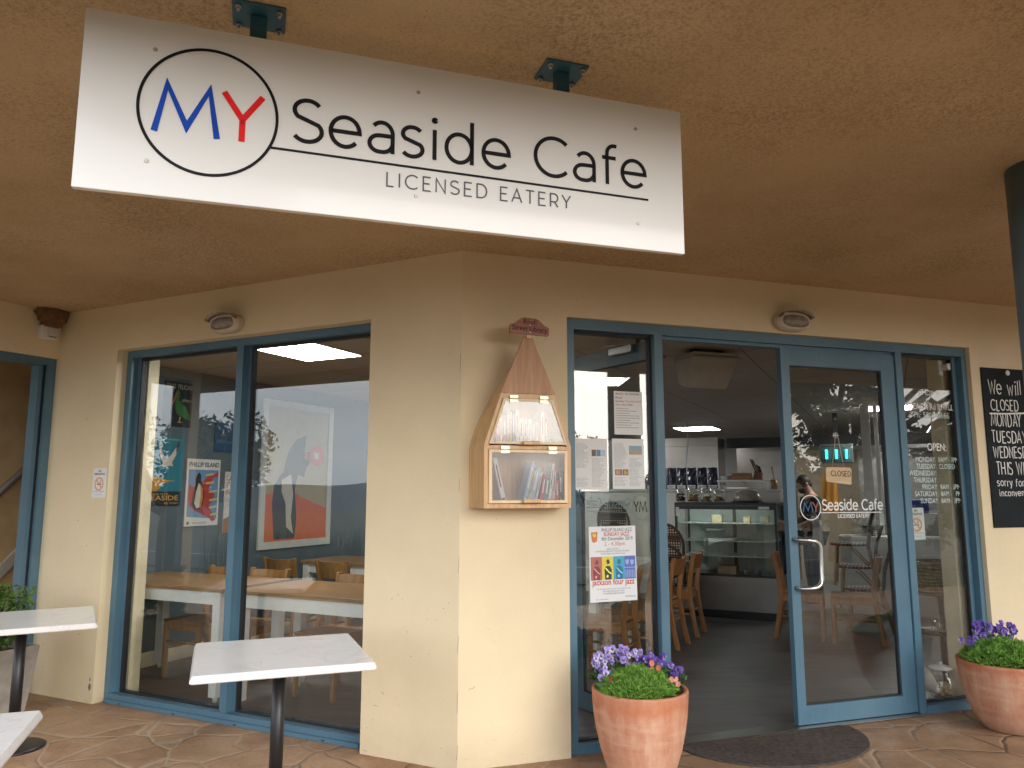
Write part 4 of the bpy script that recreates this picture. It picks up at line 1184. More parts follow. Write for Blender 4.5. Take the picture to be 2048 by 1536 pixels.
spots = [(-.205, .06, 0, 'pale lilac pansy plant hanging over the left rim of the tall pot'), (-.155, .125, 0, 'pale lilac pansy plant at the back left of the tall pot'), (-.19, -.02, 0, 'pale lilac pansy low at the left front of the tall pot'),
         (-.085, .165, 0, 'tallest pale lilac pansy plant at the back of the tall pot'), (-.01, .175, 0, 'lilac pansy plant at the middle back of the tall pot'), (.055, .165, 1, 'deep violet pansy plant at the middle back of the tall pot'),
         (.115, .135, 1, 'deep violet pansy plant back right of the tall pot beside orange flowers'), (.160, .075, 1, 'deep violet pansy plant leaning to the right rim of the tall pot'), (.195, .01, 1, 'lone violet pansy at the far right of the tall pot')]
for i, (x, y, dk, lab) in enumerate(spots):
    pansy(P1M @ T((x, y, RIM1)) @ RZ(0), 5 if i in (2, 8) else (12 if i in (0, 1, 3, 5, 6) else 10), (.085 if i in (2, 8, 7) else .13) + (.02 if i in (1, 3) else 0), dk, lab, 'pansies in the tall pot', face=10)
def tuft(M, r, h, n, label, seed):
    random.seed(seed)
    a = MBld()
    for _ in range(n):
        q = random.random() ** .55; an = random.uniform(0, 6.283)
        x, y = r[0] * q * math.cos(an), r[1] * q * math.sin(an)
        lump = .5 + .5 * math.sin(x * 46 + seed) * math.cos(y * 41 + seed * 2)
        z = h * (1 - q * q * .75) * (random.uniform(.72, .95) + .42 * lump)
        if random.random() < .25: z *= random.uniform(.4, .9)
        p = Vector((x, y, z))
        for k in range(5):
            d = Vector((x * 2.2 + random.gauss(0, .6), y * 2.2 + random.gauss(0, .6), random.uniform(.15, 1.0))).normalized()
            L_ = random.uniform(.022, .042); s_ = d.orthogonal().normalized(); s_ = Matrix.Rotation(random.uniform(0, 6.28), 3, d) @ s_
            m_ = p + d * L_ * .55 + s_.cross(d) * .002; w_ = random.uniform(.0024, .0042)
            a.add([p, m_ + s_ * w_, p + d * L_, m_ - s_ * w_], [(0, 1, 2, 3)])
    t = thing('tufted_plant', label, 'plant', M)
    core = MBld()
    rows = []
    for j in range(7):
        f = j / 6
        for k in range(18):
            an = 2 * math.pi * k / 18
            rows.append((r[0] * .88 * math.cos(f * 1.5) * math.cos(an), r[1] * .88 * math.cos(f * 1.5) * math.sin(an), h * .62 * math.sin(f * 1.5)))
    core.add(rows, [(j * 18 + k, j * 18 + (k + 1) % 18, (j + 1) * 18 + (k + 1) % 18, (j + 1) * 18 + k) for j in range(6) for k in range(18)], True)
    core.build('stems', leafmat('inner_stem', (0.02, 0.055, 0.010), (0.035, 0.085, 0.014), 20), t)
    a.build('foliage', M_TUFT, t)
    return t
tuft(P1M @ T((-.02, -.055, RIM1 - .03)), (.195, .185), .105, 1600, 'bright green tufty plant at the front of the tall pot', 3)
tuft(P2M @ T((-.045, -.03, .40)), (.235, .215), .125, 1700, 'feathery green tufty plant filling the wide bowl pot', 4)
random.seed(21)
for i, (x, y, lab) in enumerate([(-.12, .115, 'violet pansy plant at the back left of the wide pot'), (-.05, .145, 'violet pansy plant at the back middle of the wide pot'), (.02, .155, 'violet pansy plant right of the back middle in the wide pot'), (.09, .14, 'violet pansy plant at the back right of the wide pot'), (-.205, .05, 'small violet pansy on the left rim of the wide pot')]):
    pansy(P2M @ T((x, y, .43)), 13 if i < 4 else 6, .175 if i < 4 else .11, 1, lab, 'pansies in the wide pot', face=10, size=.038)
def primula(M, col, nb, label, spread=.035):
    t = thing('primula_plant', label, 'primula', M, 'primulas in the pots')
    L = MBld(); leaf_cluster(L, (0, 0, .015), 26, (.045, .045, .02), .045, up=.3); L.build('leaves', M_LEAF, t)
    for k in range(nb):
        b = MBld(); sz = random.uniform(.011, .016)
        for q in range(6):
            an = q * 60; ca, sa = math.cos(R(an)), math.sin(R(an))
            b.add([(sz * (ca * lx - sa * wx), sz * (-.25 * lx), sz * (sa * lx + ca * wx)) for lx, wx in ((0, 0), (.5, .5), (1.0, .38), (1.1, 0), (1.0, -.38), (.5, -.5))], [tuple(range(6))])
        b.build('bloom', plain(col, 0.6), t, T((random.uniform(-spread, spread), random.uniform(-.03, 0), random.uniform(.03, .065))) @ RZ(random.uniform(-40, 40)) @ RX(random.uniform(-40, 10)))
    return t
random.seed(5)
primula(P1M @ T((-.165, -.075, RIM1 + .012)), (0.62, 0.035, 0.09), 5, 'crimson primula at the left front of the tall pot', .02)
primula(P1M @ T((.105, .045, RIM1 + .05)), (0.72, 0.20, 0.12), 6, 'salmon primula below the violet pansies of the tall pot')
primula(P1M @ T((.165, -.045, RIM1 - .005)), (0.78, 0.34, 0.24), 6, 'pale salmon primula at the right front of the tall pot', .03)
primula(P2M @ T((.12, -.14, .44)), (0.62, 0.05, 0.10), 3, 'pink primula in the front of the wide pot', .02)

# ================================================================== DOORMAT, BLACKBOARD, NOTICES
dm = MBld()
pts = [(1.33 + .0, -.03)] + [(1.955 + .625 * math.cos(R(180 + 180 * k / 40)), -.03 + .525 * math.sin(R(180 + 180 * k / 40))) for k in range(41)]
dm.slab(pts[1:], .001, .011, MB)
dm2 = MBld(); 
tag(dm.build('doormat', M_MAT, None, None, bev=.003), 'half round charcoal doormat in front of the door', 'doormat')

bb = thing('blackboard', 'blackboard with a chalked closing notice on the right wall', 'blackboard', MBt(4.0, -.0015, 1.238))
a = MBld(); a.box(0, .60, -.010, 0, 0, 1.182, None, .002); a.build('board', M_BOARD, bb)
random.seed(12)
a = MBld()
cz = [(.055, .985, .105, 'We will be', .50), (.064, .862, .080, 'CLOSED', .275), (.052, .745, .095, 'MONDAY', .30), (.048, .622, .086, 'TUESDAY', .345), (.050, .510, .080, 'WEDNESDAY', .42), (.066, .385, .092, 'THIS WEEK', .40), (.060, .300, .052, 'sorry for the', .40), (.075, .228, .045, 'inconvenience', .40)]
for x, z, h, s__, wd in cz:
    strokes(a, s__, x, z, h, .0078 if h > .06 else .0055, width=wd, jit=.045, track=.14)
a.ribbon([(.045, .835), (.20, .838), (.40, .848), (.5, .846)], .012)
a.build('chalk_lettering', M_CHALK, bb, T((0, -.0102, 0)))
for x, z in ((.262, 1.150), (.32, .035)):
    a = MBld(); a.lathe([(.006, 0), (.020, 0), (.020, .004), (.012, .007), (.006, .004)], 20, RX(90)); a.build('screw_cap', M_WHITE, bb, T((x, -.0102, z)))

def lines_geo(mb, x0, x1, z0, z1, n, h=.0035, fill=.9):
    for k in range(n):
        z = z1 - (z1 - z0) * k / max(1, n - 1); x = x0; xe = x0 + (x1 - x0) * random.uniform(.55, 1) * fill
        while x < xe:
            w_ = random.uniform(.006, .022); mb.box(x, min(x + w_, x1), -.0013, -.0008, z - h / 2, z + h / 2); x += w_ + .004
def paper(M, w, h, name, label):
    t = thing(name, label, 'notice', M)
    a = MBld()
    n = 8; vs = []
    for j in range(n + 1):
        for i in range(n + 1):
            x, z = -w / 2 + w * i / n, h * j / n
            vs.append((x, -.0002 + .004 * (max(0, abs(i - n / 2) - 3) ** 2) * (1 if j < 2 else .3) * -.2, z))
    m_ = (n + 1) ** 2
    vs += [(x, y + .0006, z) for x, y, z in vs]
    fs = [(j * (n + 1) + i, j * (n + 1) + i + 1, (j + 1) * (n + 1) + i + 1, (j + 1) * (n + 1) + i) for j in range(n) for i in range(n)]
    fs += [tuple(m_ + q for q in f[::-1]) for f in fs]
    a.add(vs, fs); a.build('sheet', M_PAPER, t)
    return t
random.seed(31)
PY = GY - .0035      # notices taped to the outside of the left panel
p1 = paper(MBt(1.122, PY, 1.855), .200, .275, 'community_notice', 'upper white notice with red heading on the left door panel')
p2 = paper(MBt(.858, PY, 1.511), .222, .314, 'newsletter_page', 'two column newsletter page at the left of the door panel')
p3 = paper(MBt(1.115, PY, 1.515), .222, .314, 'newsletter_page', 'two column newsletter page with a beach photo under the red headed notice')
a = MBld(); text_geo(a, 'IN THE PARK', .017, -.02, .253, width=.10, bold=.01); text_geo(a, 'Rhyll', .017, -.09, .228, width=.045, bold=.01); text_geo(a, 'Sunday', .017, -.09, .206, width=.06, bold=.01)
lines_geo(a, -.085, .085, .045, .165, 9, .003); a.build('lettering', plain((0.14, 0.14, 0.16)), p1)
a = MBld(); text_geo(a, 'MUSIC', .017, -.088, .253, width=.055, bold=.01); text_geo(a, 'November 2019', .016, -.02, .207, width=.11, bold=.01); text_geo(a, 'from 4pm FREE', .016, -.088, .184, width=.12, bold=.01)
a.build('red_lettering', plain((0.55, 0.10, 0.09)), p1)
for p, ims in ((p2, [(.005, .034, .205, .245, (.16, .10, .07)), (.038, .066, .205, .245, (.10, .22, .42)), (.05 + .02, .098, .205, .245, (.45, .55, .65))]), (p3, [(.005, .095, .215, .270, (.22, .40, .55)), (-.095, -.045, .085, .122, (.35, .18, .15)), (-.042, -.002, .085, .122, (.25, .16, .06))])):
    a = MBld(); lines_geo(a, -.098, -.01, .135, .285, 24, .0028); lines_geo(a, .006, .098, .02, .19, 24, .0028); lines_geo(a, -.098, -.01, .02, .07, 7, .0028)
    a.build('lettering', plain((0.42, 0.43, 0.45)), p)
    for x0, x1, z0, z1, c in ims:
        a = MBld(); a.box(x0, x1, -.0016, -.0009, z0, z1); po = a.build('photo', plain(c), p)
        if x1 - x0 > .08: a = MBld(); a.box(x0, x1, -.0021, -.0017, z0, z0 + .032); a.build('sand', plain((0.42, 0.34, 0.26)), po)
        elif z0 < .15:
            a = MBld(); a.box(x0 + .01, x0 + .022, -.0021, -.0017, z0 + .004, z0 + .03); a.box(x0 + .026, x0 + .033, -.0021, -.0017, z0 + .006, z0 + .026); a.build('figure', plain((0.60, 0.42, 0.16)), po)
jz = paper(MBt(.998, PY - .001, .838), .316, .450, 'jazz_poster', 'white jazz concert poster with four tinted musicians on the door panel')
jz.matrix_world = MBt(.998, PY - .001, .838) @ RY(-.6)
a = MBld(); text_geo(a, 'PHILLIP ISLAND JAZZ', .03, .030, .418, align='CENTER', width=.205); text_geo(a, '8th December 2019', .03, .032, .365, align='CENTER', width=.210, bold=.004)
a.build('lettering', plain((0.035, 0.06, 0.17)), jz)
a = MBld(); text_geo(a, 'SUNDAY JAZZ', .032, .028, .391, align='CENTER', width=.175, bold=.02); text_geo(a, 'jackson four jazz', .05, 0, .100, align='CENTER', width=.285, bold=.022)
a.build('red_lettering', plain((0.58, 0.06, 0.05)), jz)
a = MBld(); text_geo(a, '2 - 4.30pm', .034, .015, .333, align='CENTER', width=.14); a.build('orange_lettering', plain((0.62, 0.17, 0.08)), jz)
a = MBld(); text_geo(a, 'BASS ROOM,', .014, .0, .309, align='CENTER', width=.08); text_geo(a, 'RAMADA RESORT PHILLIP ISLAND', .014, 0, .295, align='CENTER', width=.225); text_geo(a, '2128 Phillip Island Rd, Cowes', .014, 0, .281, align='CENTER', width=.165)
text_geo(a, 'Cnr Thompson $15 per head, Visitors $20 per head', .012, 0, .072, align='CENTER', width=.225); text_geo(a, 'For further information contact', .013, 0, .058, align='CENTER', width=.145, bold=.01); text_geo(a, 'www.phillipislandjazzclub.org.au', .013, 0, .045, align='CENTER', width=.145, bold=.01)
text_geo(a, 'RAMADA', .015, .112, .021, align='CENTER', width=.07); text_geo(a, 'Jazz Australia', .012, -.08, .012, align='CENTER', width=.085)
a.build('small_print', plain((0.20, 0.22, 0.30)), jz)
for k, (c, c2) in enumerate((((.45, .15, .13), (.22, .06, .06)), ((.72, .62, .06), (.05, .05, .04)), ((.06, .38, .55), (.04, .16, .26)), ((.10, .16, .50), (.35, .42, .70)))):
    x0 = -.150 + k * .0755
    a = MBld(); a.box(x0, x0 + .0745, -.0016, -.0009, .130, .268); po = a.build('photo', plain(c), jz)
    a = MBld()
    if k < 3:
        a.prism([(x0 + .018, .1305), (x0 + .060, .1305), (x0 + .064, .19), (x0 + .052, .212), (x0 + .026, .212), (x0 + .014, .19)], -.0022, -.0017)
        a.prism(blob(x0 + .040, .235, .014, 1.25, 12), -.0022, -.0017)
        a.build('figure', plain(c2), po)
        a = MBld(); a.ribbon([(x0 + .022, .20), (x0 + .045, .175), (x0 + .060, .165)], .007, y=-.0024); a.prism(blob(x0 + .034, .150, .008), -.0028, -.0023); a.build('instrument', plain(tuple(min(1, q * 1.6 + .1) for q in c)), po)
    else:
        a.box(x0, x0 + .0745, -.0022, -.0017, .196, .201)
        a.prism(blob(x0 + .02, .235, .014, 1.3), -.0022, -.0017); a.prism(blob(x0 + .052, .232, .016, 1.2), -.0022, -.0017)
        for q in range(6): a.box(x0 + .006 + q * .011, x0 + .011 + q * .011, -.0022, -.0017, .137, .185)
        a.build('figure', plain(c2), po)
a = MBld(); a.prism([(-.144, .415), (-.100, .418), (-.104, .362), (-.125, .352), (-.138, .362)], -.0018, -.0010); q = a.build('logo', plain((0.62, 0.20, 0.07)), jz)
a = MBld(); a.prism(blob(-.122, .398, .014, 1), -.0024, -.0019); a.build('logo_spot', plain((0.72, 0.60, 0.10)), q)

# closed sign on string
cs = thing('closed_sign', 'small wooden CLOSED board hung by string on the door glass', 'sign', MBt(2.700, .064, 1.560))
a = MBld(); a.prism([(-.112, .016), (-.105, .006), (.090, -.014), (.100, -.010), (.108, .090), (.095, .104), (-.098, .104), (-.106, .096)], -.010, 0)
a.build('board', wood('pale_ply', (0.52, 0.38, 0.22), (0.64, 0.49, 0.31), 0, 0.6), cs, bev=.002)
random.seed(9)
a = MBld(); strokes(a, 'CLOSED', -.070, .044, .036, .0052, width=.165, track=.12, jit=.03); a.build('lettering', plain((0.10, 0.05, 0.03)), cs, T((0, -.0102, 0)) @ RY(1.5))
a = MBld(); a.tube([(-.055, -.005, .098), (-.030, -.005, .20), (-.012, -.005, .305), (0, -.004, .318), (.014, -.005, .305), (.030, -.005, .20), (.050, -.005, .098)], .0028, 6); a.build('string', plain((0.42, 0.33, 0.22), 0.9), cs)
a = MBld(); a.lathe([(.024, 0), (.022, .006), (.010, .012), (.007, .020)], 20, RX(90)); a.build('suction_cup', glass('soft_clear_plastic', (0.8, 0.82, 0.8), 0.10, 0.2, 0.25), cs, T((0, .004, .325)))

# white sensor inside the right panel
sn = thing('motion_sensor', 'white wedge motion sensor high in the right hand glass panel', 'sensor', MBt(3.785, .142, 2.372))
a = MBld(); a.box(-.020, .020, 0, .018, 0, .125, None, .003); a.build('plate', M_WHITE2, sn)
a = MBld(); a.prism([(.004, .045), (.030, .030), (.058, .062), (.040, .088), (.004, .075)], -.052, -.0005); a.build('head', M_WHITE2, sn, bev=.003)

# ================================================================== INSIDE: ceiling things
def led(t, d, w, h, label):
    o = thing('ceiling_light', label, 'ceiling light', MAt(t, d, 2.62), 'flat square light panels in the cafe ceiling')
    a = MBld(); a.box(-w / 2, w / 2, -h / 2, h / 2, -.012, -.0005, None, .002); a.build('frame', M_WHITE, o)
    a = MBld(); a.box(-w / 2 + .02, w / 2 - .02, -h / 2 + .02, h / 2 - .02, -.0145, -.0125); a.build('diffuser', M_LED, o)
led(1.94, .93, .60, .62, 'lit ceiling panel right behind the top of the poster window')
led(.83, 9.9, .70, .80, 'lit ceiling panel above the steel kitchen hood')
led(2.3, 5.2, .60, .62, 'lit ceiling panel seen over the community notice')
led(2.9, 8.2, .60, .62, 'far lit ceiling panel in the left part of the cafe')
led(-2.25, 7.6, .60, .62, 'lit ceiling panel over the kitchen pass behind the door glass')
sp = thing('ceiling_speaker', 'boxy white speaker hanging under the ceiling just inside the door', 'speaker', MBt(2.29, .98, 2.615) )
a = MBld()
vs = [(-.215, -.14, -.035), (.215, -.14, -.035), (.215, .15, -.035), (-.215, .15, -.035), (-.185, .03, -.30), (.185, .03, -.30), (.185, .14, -.26), (-.185, .14, -.26)]
a.add(vs, [(0, 1, 2, 3), (4, 7, 6, 5), (0, 4, 5, 1), (1, 5, 6, 2), (2, 6, 7, 3), (3, 7, 4, 0)])
a.build('cabinet', plain((0.40, 0.37, 0.315), .6), sp, bev=.008)
a = MBld(); a.box(-.22, .22, -.145, .155, -.075, -.067); a.build('trim', plain((0.36, 0.33, 0.28)), sp)
a = MBld(); a.box(-.14, -.09, -.02, .03, -.034, .004); a.box(.09, .14, -.02, .03, -.034, .004); a.build('bracket', M_BLACK, sp)
pp = MBld(); pp.tube([b2w(1.55, .75, 2.58), b2w(1.85, 1.0, 2.58), b2w(2.0, 1.15, 2.58)], .014, 10); pp.tube([b2w(1.55, .75, 2.585), b2w(1.55, .75, 2.617)], .02, 10)
tag(pp.build('ceiling_pipe', plain((0.16, 0.07, 0.05), 0.5)), 'short dark red pipe under the ceiling beside the speaker', 'pipe')
cd = MBld(); cd.tube([a2w(.62, 8.2, 2.60), a2w(.60, 8.2, 2.3), a2w(.64, 8.2, 2.0), a2w(.66, 8.2, 1.62)], .008, 6)
tag(cd.build('power_cord', plain((0.45, 0.47, 0.62))), 'thin pale cord hanging from the ceiling in front of the steel hood', 'cord')

# ------------------------------------------------------------------ furniture
def dining_table(M, L_, D_, h, label, top=None, group='white framed dining tables'):
    t = thing('dining_table', label, 'table', M, group)
    a = MBld(); a.box(-L_ / 2, L_ / 2, -D_ / 2, D_ / 2, h - .028, h, None, .004); a.build('tabletop', top or M_OAK, t)
    a = MBld(); e = .03
    a.box(-L_ / 2 + e, L_ / 2 - e, -D_ / 2 + e, -D_ / 2 + e + .022, h - .120, h - .029); a.box(-L_ / 2 + e, L_ / 2 - e, D_ / 2 - e - .022, D_ / 2 - e, h - .120, h - .029)
    a.box(-L_ / 2 + e, -L_ / 2 + e + .022, -D_ / 2 + e + .023, D_ / 2 - e - .023, h - .120, h - .029); a.box(L_ / 2 - e - .022, L_ / 2 - e, -D_ / 2 + e + .023, D_ / 2 - e - .023, h - .120, h - .029)
    a.build('apron', M_WHITE, t)
    for sx in (-1, 1):
        for sy in (-1, 1):
            cx, cy = sx * (L_ / 2 - .058), sy * (D_ / 2 - .058)
            b = MBld(); b.box(cx - .036, cx + .036, cy - .036, cy + .036, .045, h - .0295, None, .003); b.tube([(cx, cy, .007), (cx, cy, .046)], .018, 10); b.build('leg', M_WHITE, t)
    return t
dining_table(MAt(2.88, .70), 1.42, .72, .805, 'oak topped white table by the left part of the poster window')
dining_table(MAt(1.33, .70), 1.46, .72, .805, 'oak topped white table by the right part of the poster window')
dining_table(MAt(2.35, 2.80), 1.9, .70, .80, 'second row oak table behind the chair backs in the poster window')
dining_table(MAt(.46, 3.15), .66, 1.05, .76, 'white table beside the chairs nearest the open door', M_MARBLE)
dining_table(MAt(.46, 4.35), .66, 1.05, .76, 'white table beside the chairs farther from the open door', M_MARBLE)

def bent_post(mb, pts, w, d):      # rectangular section swept along y,z points at given x
    x = pts[0][0]; vs = []
    for i, (px, py, pz) in enumerate(pts):
        vs += [(px - w / 2, py - d / 2, pz), (px + w / 2, py - d / 2, pz), (px + w / 2, py + d / 2, pz), (px - w / 2, py + d / 2, pz)]
    fs = [(3, 2, 1, 0), tuple(4 * (len(pts) - 1) + k for k in range(4))]
    for i in range(len(pts) - 1):
        fs += [(4 * i + k, 4 * i + (k + 1) % 4, 4 * i + 4 + (k + 1) % 4, 4 * i + 4 + k) for k in range(4)]
    mb.add(vs, fs)
WG = 'beech dining chairs inside the cafe'
def beech_chair(M, label, woodm):
    t = thing('dining_chair', label, 'chair', M, WG)
    a = MBld(); a.slab([(-.205, -.20), (.205, -.20), (.185, .185), (-.185, .185)], .445, .466); a.build('seat', woodm, t, bev=.006)
    for s in (-1, 1):
        b = MBld(); bent_post(b, [(s * .185, -.185, .0065), (s * .183, -.182, .444)], .034, .034); b.build('leg', woodm, t, bev=.004)
        b = MBld(); bent_post(b, [(s * .180, .275, .0065), (s * .176, .235, .20), (s * .172, .205, .40), (s * .172, .203, .50), (s * .178, .225, .68), (s * .184, .262, .86)], .032, .046); b.build('leg', woodm, t, bev=.005)
    a = MBld(); vs = []; n = 9
    for j in range(n + 1):
        x = -.178 + .356 * j / n; sag = .050 * (1 - (2 * j / n - 1) ** 2)
        vs += [(x, .226 + sag - .02, .695), (x, .256 + sag - .02, .848), (x, .270 + sag - .02, .845), (x, .240 + sag - .02, .692)]
    fs = [(4 * j + k, 4 * j + (k + 1) % 4, 4 * j + 4 + (k + 1) % 4, 4 * j + 4 + k) for j in range(n) for k in range(4)] + [(0, 1, 2, 3), tuple(4 * n + k for k in (3, 2, 1, 0))]
    a.add(vs, fs); a.build('backrest', woodm, t)
    a = MBld()
    a.box(-.165, .165, -.192, -.174, .385, .444); a.box(-.160, .160, .190, .206, .385, .444)
    for s in (-1, 1):
        a.box(s * .182 - .009, s * .182 + .009, -.167, .185, .385, .444)
    a.build('seat_rail', woodm, t)
    a = MBld()
    for s in (-1, 1): a.tube([(s * .182, -.17, .235), (s * .176, .225, .235)], .011, 8)
    a.tube([(-.168, .222, .27), (.168, .222, .27)], .011, 8); a.tube([(-.168, -.183, .29), (.168, -.183, .29)], .011, 8)
    a.build('stretcher', woodm, t)
    return t
ch = beech_chair(MAt(3.02, .955), 'beech chair tucked under the left end of the window tables', M_CHAIR)
dup(ch, MAt(2.52, .960, 0, R(3)), 'beech chair mostly hidden behind the window mullion')
dup(ch, MAt(1.64, .955, 0, R(-3)), 'beech chair tucked under the right hand window table')
dup(ch, MAt(3.20, 2.30, 0, R(180)), 'beech chair with its back to the window left in the second row')
dup(ch, MAt(2.52, 2.28, 0, R(176)), 'beech chair with its back to the window right in the second row')
dup(ch, MAt(1.95, 2.26, 0, R(183)), 'beech chair at the right end of the second row table')
dup(ch, MAt(2.6, 3.45), 'beech chair on the far side of the second row table')
ck = beech_chair(MAt(-.02, 2.38, 0, R(-87)), 'orange brown beech chair nearest the door in the aisle row', M_CHAIR_DK)
dup(ck, MAt(-.03, 3.08, 0, R(-90)), 'second orange brown beech chair from the door in the aisle row')
dup(ck, MAt(-.03, 3.84, 0, R(-92)), 'third orange brown beech chair from the door in the aisle row')
dup(ck, MAt(-.05, 4.55, 0, R(-90)), 'orange brown beech chair at the far end of the aisle row')
dup(ck, MAt(-1.32, 4.86, 0, R(92)), 'beech chair partly behind the left stile of the closed door')
dup(ck, MAt(-1.79, 4.86, 0, R(-88)), 'beech chair seen side on in the middle of the door glass')
dup(ck, MAt(.92, 3.2, 0, R(90)), 'beech chair across the white table from the aisle row')

RGp = 'stacked rattan bistro chairs'
def bistro(M, label, weave):
    t = thing('rattan_chair', label, 'chair', M, RGp)
    a = MBld(); a.lathe([(.18, .425), (.20, .428), (.207, .436), (.207, .448), (.20, .456), (.17, .452), (.0001, .446)], 32); a.build('seat', weave, t)
    for sx, sy, tx in ((-.15, -.13, 0), (.15, -.13, 0)):
        b = MBld(); b.tube([(sx * 1.15, sy * 1.25, .0065), (sx, sy, .425)], .016, 10); b.build('leg', M_BAMBOO, t)
    for s in (-1, 1):
        b = MBld(); b.tube([(s * .165, .27, .0065), (s * .155, .20, .30), (s * .165, .185, .44)], .016, 10); b.build('leg', M_BAMBOO, t)
    a = MBld()
    path = [(-.165, .185, .40), (-.185, .20, .52)] + [(-.19 * math.cos(R(180 * k / 14)), .215 + .07 * math.sin(R(180 * k / 14)), .66 + .225 * math.sin(R(180 * k / 14))) for k in range(15)] + [(.185, .20, .52), (.165, .185, .40)]
    a.tube(path, .017, 10); a.build('back_frame', M_CANE_DK, t)
    a = MBld(); n = 20
    ov = [(.168 * math.cos(2 * math.pi * k / n), .68 + .19 * math.sin(2 * math.pi * k / n)) for k in range(n)]
    f = lambda z: .205 + .07 * (z - .5) / .4
    vs = [(x, f(z) - .004, z) for x, z in ov] + [(x, f(z) + .004, z) for x, z in ov]
    a.add(vs, [tuple(range(n)), tuple(range(2 * n - 1, n - 1, -1))] + [(k, (k + 1) % n, n + (k + 1) % n, n + k) for k in range(n)]); a.build('back_panel', weave, t)
    a = MBld()
    for k in range(2):
        s = -1 if k else 1
        a.tube([(s * .165, -.15, .20), (s * .09, -.14, .36), (0, -.135, .40)], .009, 8); a.tube([(s * .168, .20, .20), (s * .165, .05, .37), (s * .165, 0, .405)], .009, 8)
    a.build('brace', M_BAMBOO, t)
    return t
bi = bistro(MAt(.79, 5.30, 0, R(180)), 'rattan chair at the bottom of the stack in the middle of the left glass panel', M_WEAVE)
wr = ('at the bottom of', 'in the middle of', 'on top of')
for k in (1, 2): dup(bi, MAt(.79, 5.30 - .02 * k, .24 * k, R(180)), 'rattan chair %s the stack in the middle of the left glass panel' % wr[k])
for k in range(2): dup(bi, MAt(.14, 5.28 - .02 * k, .24 * k, R(178)), 'rattan chair %s the low stack beside the left door mullion' % ('at the bottom of' if k == 0 else 'on top of'))
for k in range(3): dup(bi, MAt(1.20, 4.42 - .02 * k, .24 * k, R(176)), 'rattan chair %s the stack behind the open door handle' % wr[k])
for k in range(3): dup(bi, MAt(3.10, 4.45 - .02 * k, .24 * k, R(185)), 'rattan chair %s the stack at the right edge of the poster window' % wr[k])
br = bistro(MAt(-1.88, 5.62, 0, R(-90)), 'red and white woven chair at the bottom of the stack behind the door glass', M_WEAVE_R)
for k in (1, 2): dup(br, MAt(-1.86 + .05 * k, 5.62, .24 * k, R(-90)), 'red and white woven chair %s the stack behind the door glass' % wr[k])

# ------------------------------------------------------------------ counter, display fridge and what stands on them
sc_ = thing('service_counter', 'tall white service counter behind the display fridge', 'counter', MAt(.30, 6.40))
a = MBld(); a.box(-2.1, 1.25, 0, .30, .007, 1.50); a.build('front_panel', mat('pale_counter_laminate', (0.60, 0.585, 0.55), 0.35, var=0.03), sc_)
a = MBld(); a.box(-2.12, 1.28, -.02, .45, 1.501, 1.53, None, .003); a.build('counter_top', plain((0.55, 0.54, 0.52), 0.35), sc_)
a = MBld(); a.box(1.251, 1.29, -.012, .04, .007, 1.50); a.build('corner_trim', M_WHITE, sc_)
fr_ = thing('display_fridge', 'black framed glass cake display fridge on a stainless base', 'display fridge', MAt(-.395, 5.66))
FW, FD = .60, .70
a = MBld(); a.box(-FW, FW, .06, FD, .10, .50); a.build('base', M_STEEL_DK, fr_)
a = MBld(); a.box(-FW, FW, .03, .059, .12, .49); a.build('front_panel', M_STEEL_DK, fr_)
a = MBld(); a.box(-FW + .02, FW - .02, .10, FD - .02, .007, .0995); a.build('plinth', M_BLACK, fr_)
a = MBld()
for x0, x1 in ((-FW, -FW + .028), (FW - .028, FW)):
    a.box(x0, x1, .0, .03, .501, 1.33); a.box(x0, x1, FD - .03, FD, .501, 1.33)
a.box(-FW, FW, 0, FD, 1.331, 1.365); a.box(-FW + .0285, FW - .0285, 0, .025, .501, .525); a.box(-FW + .0285, FW - .0285, 0, .02, 1.285, 1.330)
a.box(-.02, .02, .66, .69, .50, 1.33)
a.build('frame', M_BLACK, fr_)
a = MBld(); a.box(-FW + .03, FW - .03, FD - .028, FD - .012, .505, 1.328); a.build('back_panel', plain((0.45, 0.50, 0.47), 0.2), fr_)
for z in (.72, .90, 1.11):
    a = MBld(); a.box(-FW + .03, FW - .03, .10, FD - .035, z, z + .008); a.build('shelf', plain((0.62, 0.66, 0.64), 0.15), fr_)
a = MBld(); a.box(-FW + .04, FW - .30, .06, .085, 1.296, 1.315); a.build('light_strip', emit('fridge_tube', (0.86, 1.0, 0.95), 9.0), fr_)
a = MBld(); a.box(-FW + .0285, FW - .0285, .004, .009, .526, 1.284); a.build('pane', M_GLASS, fr_)
a = MBld(); a.box(-FW - .006, -FW - .0005, .031, FD - .031, .502, 1.33); a.box(FW + .0005, FW + .006, .031, FD - .031, .502, 1.33); a.build('side_pane', M_GLASS, fr_)
a = MBld(); a.box(.40, .52, -.006, -.0005, 1.292, 1.322, None, .002); a.build('badge', M_WHITE, fr_)
a = MBld(); a.box(-.585, -.545, -.004, -.0005, 1.20, 1.31); a.build('control_panel', M_WHITE2, fr_)
def at_fr(x, y, z, rz=0): return MAt(-.395, 5.66, 0) @ T((x, y, z)) @ RZ(rz)
